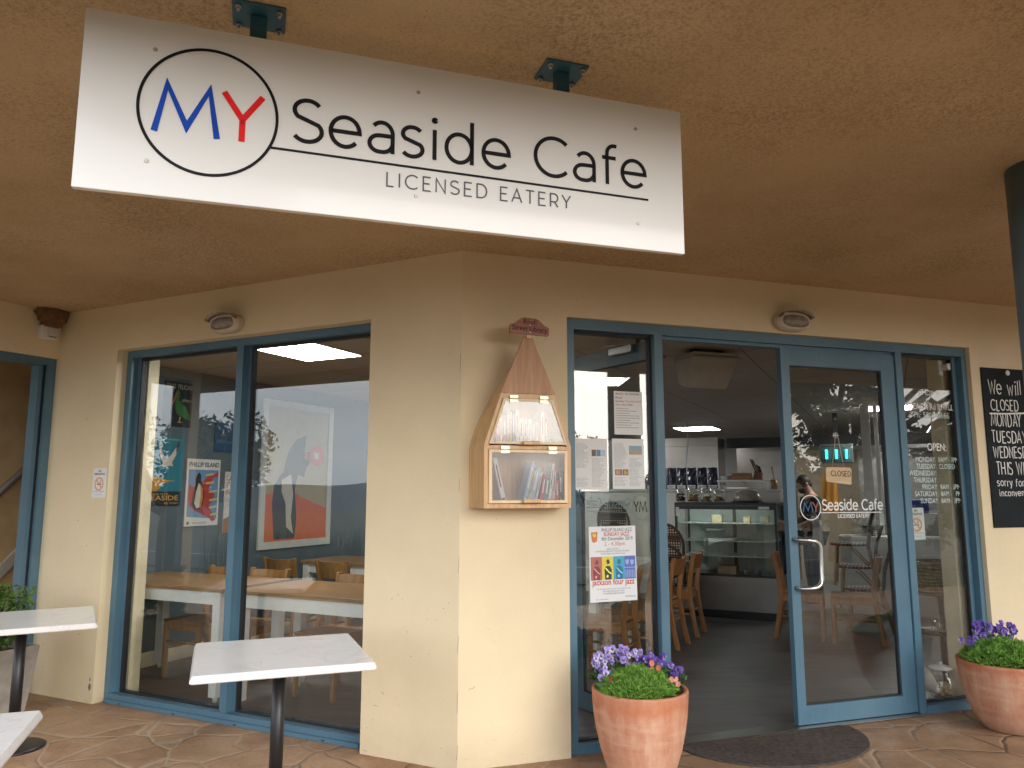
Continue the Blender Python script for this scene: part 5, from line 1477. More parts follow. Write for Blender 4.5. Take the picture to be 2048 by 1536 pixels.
for i, (x, y, z, w_, d_, h, c, lab) in enumerate([(-.14, .30, 1.1185, .12, .10, .09, (.42, .33, .20), 'brown cake box on the top shelf of the display fridge'), (.22, .28, 1.1185, .08, .08, .07, (.45, .34, .22), 'small brown box on the top fridge shelf'), (.42, .32, 1.1185, .10, .08, .085, (.40, .36, .27), 'pale box at the right of the top fridge shelf'),
        (-.02, .25, .5105, .22, .2, .09, (.46, .34, .20), 'sandwich tray at the bottom of the display fridge'), (-.10, .26, .9085, .34, .22, .025, (.60, .62, .60), 'flat white tray on the middle fridge shelf')]):
    b = MBld(); b.box(-w_ / 2, w_ / 2, -d_ / 2, d_ / 2, 0, h, None, .004); b.box(-w_ / 2 - .004, w_ / 2 + .004, -d_ / 2 - .004, d_ / 2 + .004, h, h + .008); tag(b.build('food_box', plain(c), None, at_fr(x, y, z)), lab, 'box', 'boxes in the display fridge')
for i in range(4):
    b = MBld(); b.lathe([(.030, 0), (.042, .05), (.045, .06), (.040, .062), (.0001, .055)], 18)
    tag(b.build('food_tub', plain((.34, .40, .42), .3), None, at_fr(.20 + i * .10, .25, .5105)), ('leftmost clear tub', 'second clear tub from the left', 'third clear tub from the left', 'rightmost clear tub')[i] + ' in the row at the fridge bottom', 'tub', 'clear tubs in the display fridge')
def jar(M, r, h, label, col, group, lid=False, n=8, cr_=.032):
    t = thing('glass_jar', label, 'jar', M, group)
    a = MBld(); a.lathe([(.0001, .002), (r * .70, .002), (r * .93, h * .16), (r, h * .42), (r * .95, h * .66), (r * .72, h * .84), (r * .66, h * .90), (r * .72, h), (r * .69, h), (r * .63, h * .905), (r * .69, h * .83), (r * .92, h * .65), (r * .97, h * .42), (r * .9, h * .17), (r * .68, .008), (.0001, .008)], 32); a.build('glass_body', M_GLASS2, t)
    b = MBld()
    for k in range(n):
        an = k * 2.4; q = r * .52 * math.sqrt((k % 5 + .4) / 5); z = .012 + cr_ * .6 + (k // 5) * cr_ * .95
        m_ = T((q * math.cos(an), q * math.sin(an), z)) @ RX(random.uniform(-30, 30)) @ RY(random.uniform(-30, 30))
        b.lathe([(.0001, -cr_ * .35), (cr_ * .7, -cr_ * .33), (cr_, 0), (cr_ * .7, cr_ * .33), (.0001, cr_ * .4)], 12, m_)
    b.build('cookies', plain(col, .8), t)
    if lid:
        b = MBld(); b.lathe([(r * .75, h), (r * .78, h + .012), (r * .3, h + .03), (r * .12, h + .03), (r * .14, h + .05), (.0001, h + .052)], 28); b.build('lid', M_WHITE2, t)
    return t
for x, r, h, c, lab, n in ((-.565, .070, .175, (.14, .06, .025), 'smallest cookie jar at the left end on the display fridge', 14), (-.405, .083, .20, (.36, .20, .08), 'cookie jar of flat tan biscuits on the display fridge', 15), (-.245, .085, .20, (.42, .29, .10), 'cookie jar of pale yellow cookies on the display fridge', 9), (-.085, .080, .18, (.34, .20, .08), 'rightmost cookie jar on the display fridge', 8)):
    jar(MAt(-.395, 5.66, 0) @ T((x, .19, 1.366)), r, h, lab, c, 'cookie jars on the display fridge', n=n)
t = thing('cake_dome', 'smoky domed cake cover on a black plate on the display fridge', 'cake dome', MAt(-.64, 5.87, 1.366))
a = MBld(); a.lathe([(.19, .0005), (.195, .008), (.17, .016), (.0001, .017)], 36); a.build('plate', M_BLACK, t)
a = MBld(); a.lathe([(.165, .018), (.166, .05), (.150, .095), (.115, .13), (.06, .148), (.0001, .152)], 36); a.build('dome', mat('smoky_dome', (0.30, 0.27, 0.23), 0.15, var=0.1), t)

M_BAG = mat('navy_foil_bag', (0.012, 0.016, 0.045), 0.22, var=0.3, scale=8, bmp=0.6, bscale=18)
bagn = ('leftmost navy coffee bag on the counter', 'second navy coffee bag from the left on the counter', 'third navy coffee bag from the left on the counter', 'fourth navy coffee bag from the left on the counter', 'fifth navy coffee bag from the left on the counter', 'sixth navy coffee bag from the left on the counter', 'seventh navy coffee bag from the left on the counter', 'rightmost navy coffee bag on the counter')
for i in range(8):
    t = thing('coffee_bag', bagn[i], 'coffee bag', MAt(.86 - i * .137, 6.53 + random.uniform(-.006, .006), 1.531, R(random.uniform(-3, 3))), 'navy coffee bags on the counter')
    a = MBld(); vs = []; nx, nz_ = 6, 7
    for s in (-1, 1):
        for j in range(nz_ + 1):
            for k in range(nx + 1):
                u, v = k / nx * 2 - 1, j / nz_
                th_ = .038 * (1 - v) ** .7 * (1 - .6 * u * u) + .003
                vs.append((u * .064 * (1 - .03 * v), s * th_ + random.uniform(-.004, .004) * (0 < j < nz_), .285 * v + (.004 * math.sin(u * 4 + i) if j == nz_ else 0)))
    n1 = (nx + 1) * (nz_ + 1)
    fs = [(s * n1 + j * (nx + 1) + k, s * n1 + j * (nx + 1) + k + 1, s * n1 + (j + 1) * (nx + 1) + k + 1, s * n1 + (j + 1) * (nx + 1) + k) for s in (0, 1) for j in range(nz_) for k in range(nx)]
    edge = [k for k in range(nx + 1)] + [(j + 1) * (nx + 1) + nx for j in range(nz_)] + [nz_ * (nx + 1) + k for k in range(nx - 1, -1, -1)] + [j * (nx + 1) for j in range(nz_ - 1, 0, -1)]
    fs += [(edge[q], edge[(q + 1) % len(edge)], n1 + edge[(q + 1) % len(edge)], n1 + edge[q]) for q in range(len(edge))]
    a.add(vs, fs); a.build('pouch', M_BAG, t)
    a = MBld(); a.box(-.055, .055, -.047, -.045, .006, .052); lb = a.build('price_label', M_PAPER, t)
    a = MBld(); a.box(-.04, .035, -.0485, -.0475, .030, .036); a.box(-.04, .02, -.0485, -.0475, .018, .022); a.build('lettering', M_INK, lb)
t = thing('counter_shelf', 'low white shelf standing on the counter under the chopping boards', 'shelf', MAt(-.50, 6.60, 1.5305))
a = MBld(); a.box(-.34, .33, -.12, .14, .095, .118); a.build('board', M_WHITE, t)
for x in (-.32, .30):
    for y in (-.10, .12): b = MBld(); b.box(x - .01, x + .01, y - .01, y + .01, 0, .0945); b.build('leg', M_WHITE, t)
ZS = 1.649
for k in range(4):
    b = MBld(); b.box(-.13 + .01 * k, .13, -.09, .09, 0, .022, None, .004); b.tube([(-.128 + .01 * k, 0, .011), (-.15 + .01 * k, 0, .011)], .01, 8)
    tag(b.build('chopping_board', M_OAK if k % 2 else M_CHAIR_DK, None, MAt(-.46, 6.60, ZS + .0225 * k, R(3 * k - 4))), ('lowest board in the pile of chopping boards', 'second board up in the pile of chopping boards', 'third board up in the pile of chopping boards', 'topmost board in the pile of chopping boards')[k], 'chopping board', 'pile of chopping boards')
for k in range(4):
    b = MBld(); b.lathe([(.045, 0), (.075, .012), (.078, .016), (.045, .008), (.0001, .006)], 24)
    tag(b.build('plate', M_WHITE, None, MAt(-.255, 6.60, ZS + .0125 * k)), 'small white plate in the stack left of the chopping boards', 'plate', 'stack of small white plates')
t = thing('knife_block', 'dark wooden knife block with five knives on the counter shelf', 'knife block', MAt(-.665, 6.60, ZS + .001))
a = MBld(); a.prism([(-.055, 0), (.055, 0), (.06, .085), (-.03, .125)], -.05, .05); a.build('block', wood('dark_block', (0.10, 0.04, 0.02), (0.17, 0.07, 0.035), 2), t)
for k, (x, L_) in enumerate(((-.02, .17), (.002, .165), (.022, .10), (.038, .09), (.052, .08))):
    b = MBld(); b.tube([(x, -.02 + .01 * (k % 3), .095), (x - .36 * L_, -.02 + .01 * (k % 3), .095 + L_)], [.007, .010], 8); b.build('knife_handle', plain((.09, .035, .02), .4), t)
t = thing('utensil_cup', 'wooden utensil cup with a wooden spoon at the end of the counter', 'utensil cup', MAt(-.875, 6.50, 1.5305))
a = MBld(); a.lathe([(.040, 0), (.044, .12), (.038, .12), (.035, .01), (.0001, .01)], 24); a.build('cup', M_OAK, t)
a = MBld(); a.tube([(0, 0, .02), (.0, .01, .18), (-.02, .02, .28)], [.006, .007, .012], 8); a.build('spoon', M_BAMBOO, t)
t = thing('coffee_machine_tray', 'steel tray with a paper roll under the counter shelf', 'tray', MAt(-.42, 6.62, 1.5305))
a = MBld(); a.box(-.15, .12, -.08, .10, 0, .03, None, .004); a.build('tray', M_STEEL, t)
a = MBld(); a.lathe([(.006, 0), (.022, 0), (.022, .05), (.006, .05)], 18, T((.07, -.02, .053)) @ RX(90)); a.build('paper_roll', M_PAPER, t)

# ------------------------------------------------------------------ kitchen behind
hd = thing('extractor_hood', 'big stainless steel hood box at the back of the cafe', 'hood', MAt(1.40, 8.8, 1.60))
a = MBld(); a.box(-1.10, 1.136, 0, .6, 0, .64); a.build('canopy', M_STEEL_DK, hd)
a = MBld(); a.box(-1.10, 1.136, .012, .6, .645, .776); a.build('upper_panel', M_STEEL_DK, hd)
a = MBld(); a.box(.98, 1.10, -.012, -.002, -.01, .03); a.build('badge', M_WHITE, hd)
pc = MBld(); pc.box(-.26, 3.4, 9.5, 9.62, 2.23, 2.395, MA); pc.build('bulkhead', M_DARK, bld)
pc = MBld(); pc.box(-.26, .75, 10.5, 10.55, .006, 2.29, MA); pc.box(1.75, 3.2, 10.5, 10.55, .006, 2.22, MA); pc.build('steel_lining', M_STEEL_DK, bld)
pc = MBld(); pc.box(.751, 1.749, 10.5, 10.55, .006, 2.22, MA); pc.build('tan_lining', mat('tan_panel', (0.36, 0.29, 0.20), 0.5), bld)
for i, x in enumerate((1.905, 2.06)):
    b = MBld(); b.box(x, x + (.11 if i == 0 else .05), 7.2 + .05 * i, 7.3 + .05 * i, .0065, 2.617, MA)
    tag(b.build('white_post', M_WHITE2), ('wide white post in the kitchen pass seen through the door glass', 'narrow white post right of the wide one in the kitchen pass')[i], 'post')
kb = thing('serving_bench', 'white serving bench seen low through the door glass', 'bench', MAt(-2.3, 6.75))
a = MBld(); a.box(-.72, .78, 0, .5, .905, .945, None, .003); a.build('bench_top', M_MARBLE, kb)
a = MBld(); a.box(-.70, .76, .03, .48, .007, .904); a.build('cabinet', M_WHITE2, kb)
b = MBld()
for k in range(6): b.lathe([(.05, k * .022), (.11, .016 + k * .022), (.112, .02 + k * .022), (.0001, .012 + k * .022)], 24)
tag(b.build('plate_stack', plain((.10, .11, .11), .3), None, MAt(-1.92, 6.95, .946)), 'stack of dark plates on the white serving bench', 'plates')
t = thing('water_jug', 'clear jug on the white serving bench', 'jug', MAt(-1.78, 6.9, .946))
a = MBld(); a.lathe([(.045, 0), (.05, .02), (.045, .2), (.05, .24), (.044, .24), (.04, .2), (.044, .02), (.0001, .01)], 24); a.build('body', M_GLASS2, t)
a = MBld(); a.tube([(.045, 0, .20), (.085, 0, .19), (.085, 0, .09), (.047, 0, .06)], .007, 8); a.build('handle', M_GLASS2, t)
sr = thing('kitchen_shelf', 'grey kitchen shelf with small things in the right glass panel', 'shelf', MAt(-2.85, 6.95, 1.20))
a = MBld(); a.box(-.5, .55, 0, .3, 0, .03); a.build('board', plain((.33, .33, .33)), sr)
a = MBld(); a.box(-.46, -.43, .1, .2, -.255, -.001); a.box(.48, .51, .1, .2, -.255, -.001); a.build('bracket', M_STEEL, sr)
for nm, x, c, w_, h, lab in (('storage_tub', -.36, (.02, .05, .28), .26, .17, 'blue storage tub on the grey kitchen shelf'), ('box', -.02, (.42, .05, .06), .16, .09, 'red box on the grey kitchen shelf'), ('napkin_holder', .16, (.68, .68, .66), .09, .15, 'white napkin holder on the grey kitchen shelf'), ('bread_bin', .38, (.55, .56, .56), .22, .14, 'pale grey bin on the grey kitchen shelf')):
    b = MBld(); b.box(-w_ / 2, w_ / 2, -.08, .08, 0, h, None, .01); b.box(-w_ / 2 - .006, w_ / 2 + .006, -.086, .086, h - .03, h - .012, None, .003)
    tag(b.build(nm, plain(c)), lab, 'container'); b_o = COL.objects[-1]; b_o.matrix_world = MAt(-2.85 - x, 7.08, 1.231)
t = thing('insect_killer', 'glowing cyan tube insect killer on the kitchen wall behind the closed sign', 'insect killer', MAt(-1.55, 8.0, 1.90))
a = MBld(); a.box(-.215, .215, .02, .12, 0, .27, None, .01); a.build('housing', plain((.05, .07, .07)), t)
for x in (-.13, 0, .13): b = MBld(); b.tube([(x, .0, .06), (x, .0, .19)], .016, 12); b.build('tube', M_CYAN, t)
a = MBld()
for k in range(12): a.tube([(-.19 + k * .0345, -.018, .03), (-.19 + k * .0345, -.018, .235)], .0025, 6)
a.tube([(-.2, -.018, .03), (.2, -.018, .03)], .004, 6); a.tube([(-.2, -.018, .235), (.2, -.018, .235)], .004, 6); a.build('grille', M_BLACK, t)
a = MBld(); a.box(-.03, .03, .05, .1, .271, .72); a.build('hanger', M_BLACK, t)
def cloth(M, w, h, m_, name, label, cat):
    b = MBld(); vs = []; n = 10
    for j in range(n + 1):
        for k in range(n + 1):
            u, v = k / n - .5, j / n
            vs.append((u * w * (.75 + .3 * v), .018 * math.sin(u * 16 + v * 2) * (.4 + v), -h * v))
    q = len(vs); vs += [(x, y + .004, z) for x, y, z in vs]
    fs = [(j * (n + 1) + k, j * (n + 1) + k + 1, (j + 1) * (n + 1) + k + 1, (j + 1) * (n + 1) + k) for j in range(n) for k in range(n)]
    fs += [tuple(q + i for i in f[::-1]) for f in fs]
    b.add(vs, fs, True)
    b.tube([(0, 0, 0), (0, .01, .05), (0, .03, .06)], .004, 6)
    return tag(b.build(name, m_, None, M), label, cat)
cloth(MAt(-1.40, 8.5, 1.72), .26, .55, plain((.50, .22, .03), .8), 'apron', 'orange apron hanging behind the person in the kitchen', 'apron')
cloth(MAt(-1.30, 7.25, 1.12), .14, .34, plain((.62, .62, .60), .8), 'tea_towel', 'white tea towel hanging beside the person', 'towel')

# ------------------------------------------------------------------ person
def skin_mesh(pts, edges, rad, m_, name, parent, sub=2):
    me = bpy.data.meshes.new(name); me.from_pydata(pts, edges, []); o = bpy.data.objects.new(name, me); COL.objects.link(o)
    md = o.modifiers.new('skin', 'SKIN'); md.use_smooth_shade = True
    for i, r in enumerate(rad):
        me.skin_vertices[0].data[i].radius = r if isinstance(r, tuple) else (r, r)
    me.skin_vertices[0].data[0].use_root = True
    sb_ = o.modifiers.new('sub', 'SUBSURF'); sb_.levels = sub; sb_.render_levels = sub
    dg = bpy.context.evaluated_depsgraph_get()
    nm = bpy.data.meshes.new_from_object(o.evaluated_get(dg)); bpy.data.objects.remove(o)
    nm.name = name; nm.materials.clear(); nm.materials.append(m_)
    for p in nm.polygons: p.use_smooth = True
    r_ = bpy.data.objects.new(name, nm); COL.objects.link(r_); r_.parent = parent
    return r_
pe = thing('person', 'bearded person in a black shirt looking down behind the counter', 'person', MAt(-1.20, 7.60, .0065, R(-62)))
M_SKIN = mat('skin', (0.46, 0.26, 0.18), 0.5, var=0.06); M_HAIR = plain((0.018, 0.012, 0.010), .6); M_SHIRT = plain((0.014, 0.014, 0.016), .8); M_JEAN = plain((0.02, 0.024, 0.035), .8)
P = [(0, 0, .95), (0, .0, 1.10), (0, .01, 1.28), (0, .01, 1.40), (0, -.01, 1.47), (0, -.045, 1.53), (0, -.075, 1.60),
     (-.17, .01, 1.38), (-.21, -.02, 1.12), (-.15, -.24, 1.02), (-.12, -.31, 1.00), (.17, .01, 1.38), (.21, -.02, 1.12), (.15, -.24, 1.02), (.12, -.31, 1.00),
     (-.09, 0, .88), (-.10, -.01, .48), (-.10, .02, .10), (-.10, -.11, .035), (.09, 0, .88), (.10, -.01, .48), (.10, .02, .10), (.10, -.11, .035)]
Ed = [(0, 1), (1, 2), (2, 3), (3, 4), (4, 5), (5, 6), (3, 7), (7, 8), (8, 9), (9, 10), (3, 11), (11, 12), (12, 13), (13, 14), (0, 15), (15, 16), (16, 17), (17, 18), (0, 19), (19, 20), (20, 21), (21, 22)]
Rd = [(.15, .11), (.145, .10), (.15, .11), (.10, .085), .055, .075, .088, .06, .048, .036, .026, .06, .048, .036, .026, .085, .06, .042, .03, .085, .06, .042, .03]
skin_mesh(P, Ed, Rd, M_SKIN, 'body', pe)
tsel = [0, 1, 2, 3, 7, 8, 11, 12]; ix = {v: i for i, v in enumerate(tsel)}
skin_mesh([P[i] for i in tsel], [(ix[a_], ix[b_]) for a_, b_ in Ed if a_ in ix and b_ in ix], [tuple(q + .018 for q in (Rd[i] if isinstance(Rd[i], tuple) else (Rd[i], Rd[i]))) for i in tsel], M_SHIRT, 'shirt', pe)
tsel = [0, 15, 16, 17, 19, 20, 21]; ix = {v: i for i, v in enumerate(tsel)}
skin_mesh([P[i] for i in tsel], [(ix[a_], ix[b_]) for a_, b_ in Ed if a_ in ix and b_ in ix], [tuple(q + .016 for q in (Rd[i] if isinstance(Rd[i], tuple) else (Rd[i], Rd[i]))) for i in tsel], M_JEAN, 'trousers', pe)
hm = T((0, -.082, 1.600)) @ RX(22)
def ball(mb, c, r, M=None, n=18, z0=-90, z1=90):
    prof = [(max(1e-4, math.cos(R(z0 + (z1 - z0) * k / 10))), math.sin(R(z0 + (z1 - z0) * k / 10))) for k in range(11)]
    S_ = Matrix.Diagonal((r[0], r[1], r[2], 1)); mb.lathe(prof, n, (M or Matrix.Identity(4)) @ T(c) @ S_)
a = MBld(); ball(a, (0, .012, .022), (.085, .104, .100), hm); ball(a, (0, .06, -.03), (.07, .05, .06), hm); a.build('hair', M_HAIR, pe)
a = MBld(); ball(a, (0, -.058, -.072), (.058, .045, .050), hm); a.build('beard', M_HAIR, pe)
a = MBld(); ball(a, (0, -.096, -.016), (.012, .020, .020), hm)
for s in (-1, 1): ball(a, (s * .084, .01, -.012), (.012, .020, .030), hm)
ball(a, (0, -.062, -.005), (.062, .036, .070), hm); a.build('face', M_SKIN, pe)
a = MBld()
for s in (-1, 1): ball(a, (s * .03, -.093, .012), (.011, .006, .006), hm)
a.build('eyes', M_INK, pe)
a = MBld(); ball(a, (0, -.103, -.052), (.022, .006, .006), hm); a.build('mouth', plain((.35, .12, .10)), pe)
for s in (-1, 1):
    hx, hy, hz = s * .12, -.33, .995
    hp, he, hrr = [(hx, hy + .02, hz + .003), (hx, hy - .03, hz - .005)], [(0, 1)], [.020, .024]
    for k in range(4):
        b0 = len(hp); fx = hx + (k - 1.5) * .019; L_ = (.062, .072, .068, .052)[k]
        hp += [(fx, hy - .055, hz - .006), (fx, hy - .055 - L_ * .5, hz - .016), (fx, hy - .055 - L_ * .85, hz - .040)]; he += [(1, b0), (b0, b0 + 1), (b0 + 1, b0 + 2)]; hrr += [.0085, .008, .007]
    b0 = len(hp); hp += [(hx - s * .034, hy - .022, hz - .012), (hx - s * .045, hy - .055, hz - .024)]; he += [(0, b0), (b0, b0 + 1)]; hrr += [.010, .0085]
    skin_mesh(hp, he, hrr, M_SKIN, 'hand', pe, 1)
a = MBld()
for s in (-1, 1): ball(a, (s * .10, -.06, .04), (.048, .13, .045))
a.build('shoes', M_BLACK, pe)

# ------------------------------------------------------------------ posters on the party wall (x runs into the room)
def poster(name, label, cat, x0, x1, z0, z1, col, th=.008):
    t = thing(name, label, cat, ML @ T((x0, -.0005, z0)), 'prints on the party wall')
    a = MBld(); a.box(0, x1 - x0, -th, 0, 0, z1 - z0, None, .001); a.build('sheet', plain(col, .4), t)
    return t, x1 - x0, z1 - z0, -th
def shape(t, y, pts, col, name='artwork', dy=.0006):
    a = MBld(); a.prism(pts, y - dy - .0005, y - .0004); return a.build(name, plain(col, .45), t)
t, w, h, y = poster('bird_poster', 'black poster with a green pelican and pale lettering', 'poster', .960, 1.275, 2.088, 2.502, (.012, .014, .016))
shape(t, y, [(w * u, h * v) for u, v in ((.42, .78), (.48, .84), (.55, .80), (.54, .68), (.52, .58), (.62, .54), (.78, .44), (.92, .28), (.95, .16), (.84, .18), (.66, .22), (.50, .28), (.42, .38), (.40, .50), (.44, .62))], (.035, .16, .035))
shape(t, y, [(w * u, h * v) for u, v in ((.42, .79), (.36, .66), (.28, .50), (.33, .50), (.44, .64), (.47, .76))], (.30, .12, .05), dy=.0009)
shape(t, y, [(w * u, h * v) for u, v in ((.58, .22), (.62, .22), (.60, .12), (.70, .10), (.50, .09), (.57, .13))], (.42, .26, .06), dy=.0009)
a = MBld(); text_geo(a, 'KING  PELICAN', .06, w * .08, h * .845, y=y - .001, width=w * .88, bold=.012); text_geo(a, 'LETTUCE', .03, w * .62, h * .57, y=y - .001, width=w * .34, bold=.01); a.build('lettering', plain((.50, .47, .38)), t)
t, w, h, y = poster('seaside_poster', 'blue seaside travel poster with a flying gull and orange land', 'poster', .815, 1.208, 1.375, 2.000, (.020, .165, .225))
shape(t, y, [(0, 0), (w, 0), (w, h * .20), (0, h * .20)], (.015, .018, .018), dy=.0004)
shape(t, y, [(w * u, h * v) for u, v in ((.30, .90), (.36, .86), (.46, .72), (.54, .66), (.66, .72), (.80, .84), (.86, .96), (.88, .88), (.80, .72), (.70, .62), (.74, .56), (.62, .57), (.50, .55), (.42, .56), (.46, .60), (.38, .70))], (.55, .50, .44))
shape(t, y, [(w * u, h * v) for u, v in ((.80, .84), (.86, .96), (.88, .88), (.80, .74))], (.05, .05, .05), dy=.0010)
shape(t, y, [(w * u, h * v) for u, v in ((.10, .42), (.20, .40), (.40, .39), (.62, .36), (.86, .352), (.62, .34), (.46, .30), (.40, .24), (.30, .205), (.14, .205), (.04, .26), (.06, .34))], (.52, .26, .03))
shape(t, y, [(w * u, h * v) for u, v in ((.02, .46), (.14, .43), (.30, .41), (.20, .39), (.08, .38))], (.48, .14, .05), dy=.0010)
shape(t, y, [(w * u, h * v) for u, v in ((.02, .68), (.10, .64), (.14, .54), (.08, .50), (.01, .50))], (.20, .36, .42), dy=.0009)
a = MBld(); text_geo(a, 'SEASIDE', .06, w * .08, h * .075, y=y - .0012, width=w * .84, bold=.012); text_geo(a, 'go down to the', .03, w * .10, h * .15, y=y - .0012, width=w * .55); text_geo(a, 'by train', .03, w * .55, h * .02, y=y - .0012, width=w * .36)
a.build('lettering', plain((.50, .30, .08)), t)
a = MBld(); text_geo(a, 'days of sunshine', .03, w * .12, h * .935, y=y - .0012, width=w * .78); a.build('headline', plain((.38, .44, .30)), t)
t, w, h, y = poster('island_poster', 'white bordered island poster with a red map and a penguin', 'poster', 1.262, 1.655, 1.180, 1.803, (.62, .62, .60), .010)
shape(t, y, [(w * u, h * v) for u, v in ((.05, .14), (.95, .10), (.95, .84), (.05, .84))], (.13, .25, .42), dy=.0004)
shape(t, y, [(w * u, h * v) for u, v in ((.08, .62), (.20, .58), (.40, .60), (.60, .74), (.80, .76), (.95, .83), (.94, .74), (.80, .72), (.72, .62), (.66, .54), (.86, .48), (.84, .40), (.70, .30), (.82, .18), (.92, .08), (.82, .06), (.70, .12), (.48, .18), (.30, .22), (.12, .30), (.07, .44))], (.40, .045, .04))
shape(t, y, [(w * u, h * v) for u, v in ((.30, .76), (.36, .80), (.42, .76), (.42, .68), (.50, .58), (.54, .44), (.50, .30), (.44, .24), (.26, .24), (.18, .32), (.20, .48), (.27, .62), (.26, .70))], (.015, .016, .018), dy=.0010)
shape(t, y, [(w * u, h * v) for u, v in ((.36, .64), (.44, .58), (.48, .44), (.44, .28), (.32, .26), (.26, .34), (.29, .50))], (.58, .55, .48), dy=.0014)
shape(t, y, [(w * u, h * v) for u, v in ((.40, .64), (.49, .56), (.51, .42), (.46, .28), (.40, .27), (.44, .44))], (.48, .22, .05), dy=.0018)
for u, v in ((.56, .745), (.58, .62), (.68, .49), (.70, .365), (.70, .25), (.76, .145)): shape(t, y, [(w * u, h * v), (w * (u + .24), h * (v + .022)), (w * (u + .24), h * (v + .05)), (w * u, h * (v + .028))], (.55, .48, .16), dy=.0014)
a = MBld(); text_geo(a, 'PHILLIP ISLAND', .06, w * .05, h * .885, y=y - .0012, width=w * .90, bold=.02); a.prism(blob(w * .1, h * .05, .016, 1), y - .001, y - .0004); text_geo(a, 'ROAD & PLEASURE', .02, w * .22, h * .035, y=y - .0012, width=w * .42); a.build('lettering', plain((.02, .02, .02)), t)
t, w, h, y = poster('boat_poster', 'small dark blue print with a tiny sailing boat', 'poster', 1.568, 1.930, 1.884, 2.165, (.020, .065, .145))
shape(t, y, [(w * .25, h * .62), (w * .31, h * .62), (w * .29, h * .80)], (.50, .44, .34)); shape(t, y, [(w * .2, h * .60), (w * .38, h * .60), (w * .35, h * .55), (w * .23, h * .55)], (.30, .16, .08))
shape(t, y, [(w * u, h * v) for u, v in ((.05, .38), (.3, .42), (.5, .36), (.8, .44), (.95, .36), (.95, .28), (.05, .28))], (.035, .11, .20))
t, w, h, y = poster('slogan_print', 'white slogan print half hidden by the window mullion', 'poster', 1.725, 2.02, 1.10, 1.692, (.60, .57, .54))
a = MBld(); text_geo(a, 'Love', .075, w * .06, h * .86, y=y - .001, bold=.012); text_geo(a, 'Good', .075, w * .06, h * .74, y=y - .001, bold=.012); text_geo(a, 'Food', .075, w * .06, h * .62, y=y - .001, bold=.012); a.build('lettering', plain((.42, .08, .07)), t)
shape(t, y, [(0, 0), (w, 0), (w, h * .28), (w * .6, h * .34), (0, h * .22)], (.34, .14, .07))
t = thing('framed_picture', 'large white framed picture of a stooping bird and a red cup badge', 'picture', ML @ T((2.19, -.0005, .905)), 'prints on the party wall')
w, h = 1.125, 1.565
a = MBld(); a.box(0, w, -.02, 0, 0, .075); a.box(0, w, -.02, 0, h - .075, h); a.box(0, .075, -.02, 0, .0755, h - .0755); a.box(w - .075, w, -.02, 0, .0755, h - .0755); a.build('frame', plain((.60, .60, .58), .4), t)
y = -.010
shape(t, y + .0104, [(.076, .076), (w - .076, .076), (w - .076, h - .076), (.076, h - .076)], (.40, .335, .20), 'canvas', dy=.010)
shape(t, y, [(.0765, .0765), (w - .0765, .0765), (w - .0765, h * .26), (w * .55, h * .34), (w * .40, h * .40), (.0765, h * .36)], (.62, .13, .04), dy=.0012)
shape(t, y, [(w * u, h * v) for u, v in ((.20, .06), (.16, .30), (.18, .42), (.30, .52), (.36, .66), (.46, .74), (.60, .78), (.58, .66), (.62, .56), (.58, .48), (.50, .50), (.46, .40), (.50, .20), (.48, .06))], (.035, .040, .050), dy=.0020)
shape(t, y, [(w * u, h * v) for u, v in ((.28, .46), (.40, .50), (.44, .36), (.42, .20), (.46, .09), (.36, .14), (.34, .30), (.28, .38))], (.55, .52, .44), dy=.0028)
shape(t, y, [(w * u, h * v) for u, v in ((.50, .66), (.66, .66), (.66, .58), (.60, .54), (.56, .57))], (.03, .03, .03), dy=.0028)
shape(t, y, [(w * u, h * v) for u, v in ((.58, .66), (.64, .66), (.64, .60), (.58, .61))], (.50, .05, .04), dy=.0034)
shape(t, y, arc(w * .77, h * .635, .115, .115, 0, 360, 36)[:-1], (.62, .10, .10), dy=.0020)
shape(t, y, [(w * .72, h * .66), (w * .80, h * .66), (w * .79, h * .61), (w * .73, h * .61)], (.66, .62, .55), dy=.0028)

# white cabinet with bottle and the small exit light in the left background
kc = thing('side_cabinet', 'white side cabinet in the far left of the poster window', 'cabinet', MAt(3.28, 5.3))
a = MBld(); a.box(-.30, .42, 0, .42, .007, 1.46); a.build('carcass', M_WHITE2, kc)
a = MBld(); a.box(-.32, .44, -.02, .44, 1.461, 1.49, None, .003); a.build('cabinet_top', M_WHITE, kc)
b = MBld(); b.lathe([(.04, 0), (.045, .02), (.045, .15), (.03, .20), (.014, .25), (.014, .30), (.0001, .30)], 20)
tag(b.build('bottle', plain((.42, .44, .40), .15), None, MAt(3.15, 5.5, 1.491)), 'pale bottle on the white side cabinet', 'bottle')

# things on the floor and small table behind the right panel
bt = thing('display_table', 'small black two tier table behind the right glass panel', 'table', MBt(4.05, .56))
a = MBld(); a.lathe([(.20, .70), (.205, .705), (.205, .716), (.20, .72), (.0001, .72)], 36); a.build('tabletop', M_BLACK, bt)
a = MBld(); a.lathe([(.19, .405), (.19, .42), (.0001, .42)], 36); a.build('lower_shelf', M_BLACK, bt)
a = MBld(); a.tube([(0, 0, .02), (0, 0, .70)], .022, 14); a.lathe([(.17, .0065), (.17, .018), (.03, .03)], 30); a.build('pole', M_BLACK, bt)
bk_ = thing('wicker_basket', 'shallow woven wicker basket on the small black table', 'basket', MBt(4.05, .56, .7205))
a = MBld()
for k in range(9):
    z = .012 + k * .026; r = .150 + .040 * math.sin(min(1, k / 7) * 1.5)
    a.tube([(r * (1 + .018 * math.cos(q * 9 + k * math.pi)) * math.cos(2 * math.pi * q / 72), r * (1 + .018 * math.cos(q * 9 + k * math.pi)) * math.sin(2 * math.pi * q / 72), z) for q in range(73)], .0135, 7, cap=False)
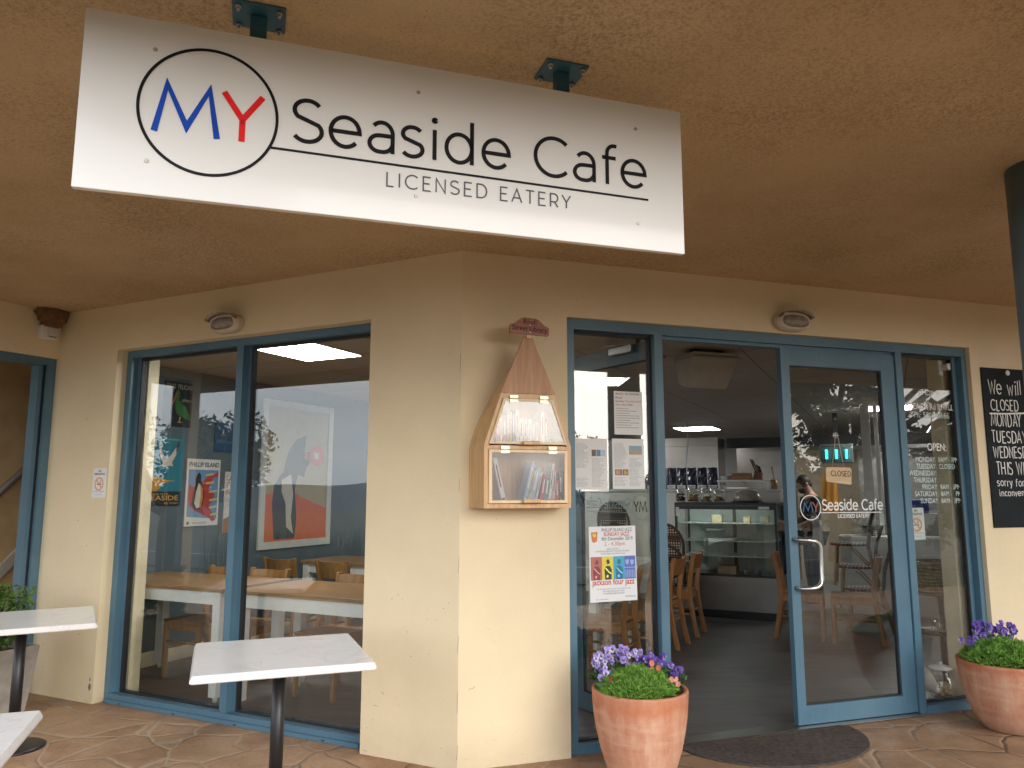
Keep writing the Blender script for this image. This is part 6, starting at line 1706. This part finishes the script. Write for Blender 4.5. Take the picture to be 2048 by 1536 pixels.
a.lathe([(.15, .002), (.15, .012), (.0001, .012)], 30)
a.build('weave', mat('green_willow', (0.22, 0.15, 0.055), 0.6, var=0.5, scale=40), bk_)
a = MBld()
for k in range(24):
    an = 2 * math.pi * k / 24; a.tube([(.153 * math.cos(an), .153 * math.sin(an), .0), (.193 * math.cos(an), .193 * math.sin(an), .235)], .006, 6)
a.build('stakes', M_BAMBOO, bk_)
a = MBld(); a.tube([(-.05, -.212, .10), (-.02, -.216, .115), (.01, -.216, .10), (.04, -.212, .118)], .012, 8); a.build('ribbon_bow', plain((.35, .50, .50)), bk_)
jar(MBt(3.93, .47, .421), .060, .14, 'small glass jar at the front left of the lower black shelf', (.40, .30, .18), 'jars behind the right panel', n=5, cr_=.022)
jar(MBt(4.10, .45, .421), .060, .15, 'small glass jar at the right of the lower black shelf', (.36, .27, .18), 'jars behind the right panel', n=5, cr_=.022)
jar(MBt(3.745, .315, .007), .105, .20, 'big glass jar with a white lid on the floor behind the right panel', (.46, .33, .19), 'jars behind the right panel', lid=True, n=7, cr_=.045)
gs = thing('ceramic_bird', 'white ceramic seabird figure on the floor behind the right panel', 'ornament', MBt(3.53, .30, .007))
pts, rad = [], []
for k in range(12):
    f = k / 11
    pts.append((-.13 + .27 * f, 0, .235 - .175 * f ** 1.25)); rad.append(.018 + .062 * math.sin(math.pi * (f ** .8)) ** .8 if k < 11 else .03)
a = MBld(); a.tube(pts, rad, 18); ball(a, (.125, -.005, .075), (.042, .04, .040)); a.build('figure', mat('glazed_white', (0.72, 0.72, 0.70), 0.25, var=0.04), gs)
a = MBld(); a.tube([(.15, -.005, .068), (.205, -.01, .040)], [.016, .004], 10); a.build('beak', plain((.62, .60, .52)), gs)
a = MBld(); ball(a, (.125, -.043, .088), (.006, .004, .006)); a.build('eye', M_INK, gs)
a = MBld(); a.tube([(-.02, 0, .0), (-.02, 0, .16)], [.03, .02], 12); a.build('foot', M_WHITE, gs)

# ================================================================== OUTSIDE, BEHIND THE CAMERA (seen mirrored in the glass)
def tree(x, y, z0, h, trunk_r, blobs, nleaf, size, label, droop=0.0):
    t = thing('tree', label, 'tree', T((x, y, z0)), 'foreshore trees reflected in the glass')
    a = MBld()
    a.tube([(0, 0, -.05), (.1, .05, h * .3), (.05, -.1, h * .6)], [trunk_r, trunk_r * .75, trunk_r * .45], 12)
    for c, r in blobs: a.tube([(.08, 0, h * .35), ((c[0]) * .5, c[1] * .5, (h * .35 + c[2]) / 2 + .2), c], [trunk_r * .45, trunk_r * .3, trunk_r * .08], 8)
    a.build('trunk', M_BARK, t)
    b = MBld()
    for c, r in blobs:
        for _ in range(nleaf // 22):
            d = Vector((random.gauss(0, 1), random.gauss(0, 1), random.gauss(0, 1))).normalized() * (random.random() ** .33)
            leaf_cluster(b, (c[0] + d.x * r[0], c[1] + d.y * r[1], c[2] + d.z * r[2]), 22, (.22, .22, .20), size, up=-droop)
    b.build('crown', M_TREE, t)
random.seed(40)
bl = []
for k in range(27):
    an = random.uniform(0, 6.28); q = random.uniform(.6, 7.0)
    bl.append(((q * math.cos(an), q * math.sin(an), random.uniform(1.2, 6.4)), (1.25, 1.25, .85)))
tree(16.0, -2.8, -.3, 5.5, .30, bl, 900, .20, 'big dark drooping tree across the road mirrored in the door glass', .9)
bl = []
for k in range(24):
    an = random.uniform(0, 6.28); q = random.uniform(.6, 5.0)
    bl.append(((q * math.cos(an), q * math.sin(an), random.uniform(1.0, 6.6)), (1.25, 1.25, .85)))
tree(23.0, -1.0, -.3, 5.8, .30, bl, 1000, .20, 'second dark tree beside the big drooping one mirrored in the right glass panel', .9)
bl = [((random.uniform(-1.4, 1.4), random.uniform(-1.4, 1.4), random.uniform(1.8, 3.6)), (.75, .75, .55)) for _ in range(12)]
tree(-14.6, 2.7, -.3, 3.6, .16, bl, 800, .14, 'small round tree mirrored in the left half of the poster window')
bl = [((random.uniform(-2.2, 2.2), random.uniform(-2.2, 2.2), random.uniform(1.6, 3.3)), (.9, .9, .6)) for _ in range(10)]
tree(13.5, -14.0, -.3, 3.2, .18, bl, 700, .16, 'low tree mirrored in the left door panel')
rm = MBld()
for _ in range(2600):
    s_ = random.uniform(-4.5, 5); q = corner_off(-7.2 - random.uniform(0, 1.6), -20)
    p = C0 - nA * (7.2 + random.uniform(0, 1.4)) + uA * (s_ + 5.5); p.z = -.3
    L_ = random.uniform(.5, 1.25); d = Vector((random.gauss(0, .14), random.gauss(0, .14), 1)).normalized(); s2 = d.orthogonal().normalized(); s2 = Matrix.Rotation(random.uniform(0, 6.28), 3, d) @ s2
    rm.add([p - s2 * .012, p + s2 * .012, p + d * L_ * .6 + s2 * .008 + Vector((.02, 0, 0)), p + d * L_ + Vector((.08, 0, -.03))], [(0, 1, 2, 3)])
tag(rm.build('grass', M_REED), 'tall reed grass along the terrace edge mirrored in the window', 'grass', kind='stuff')
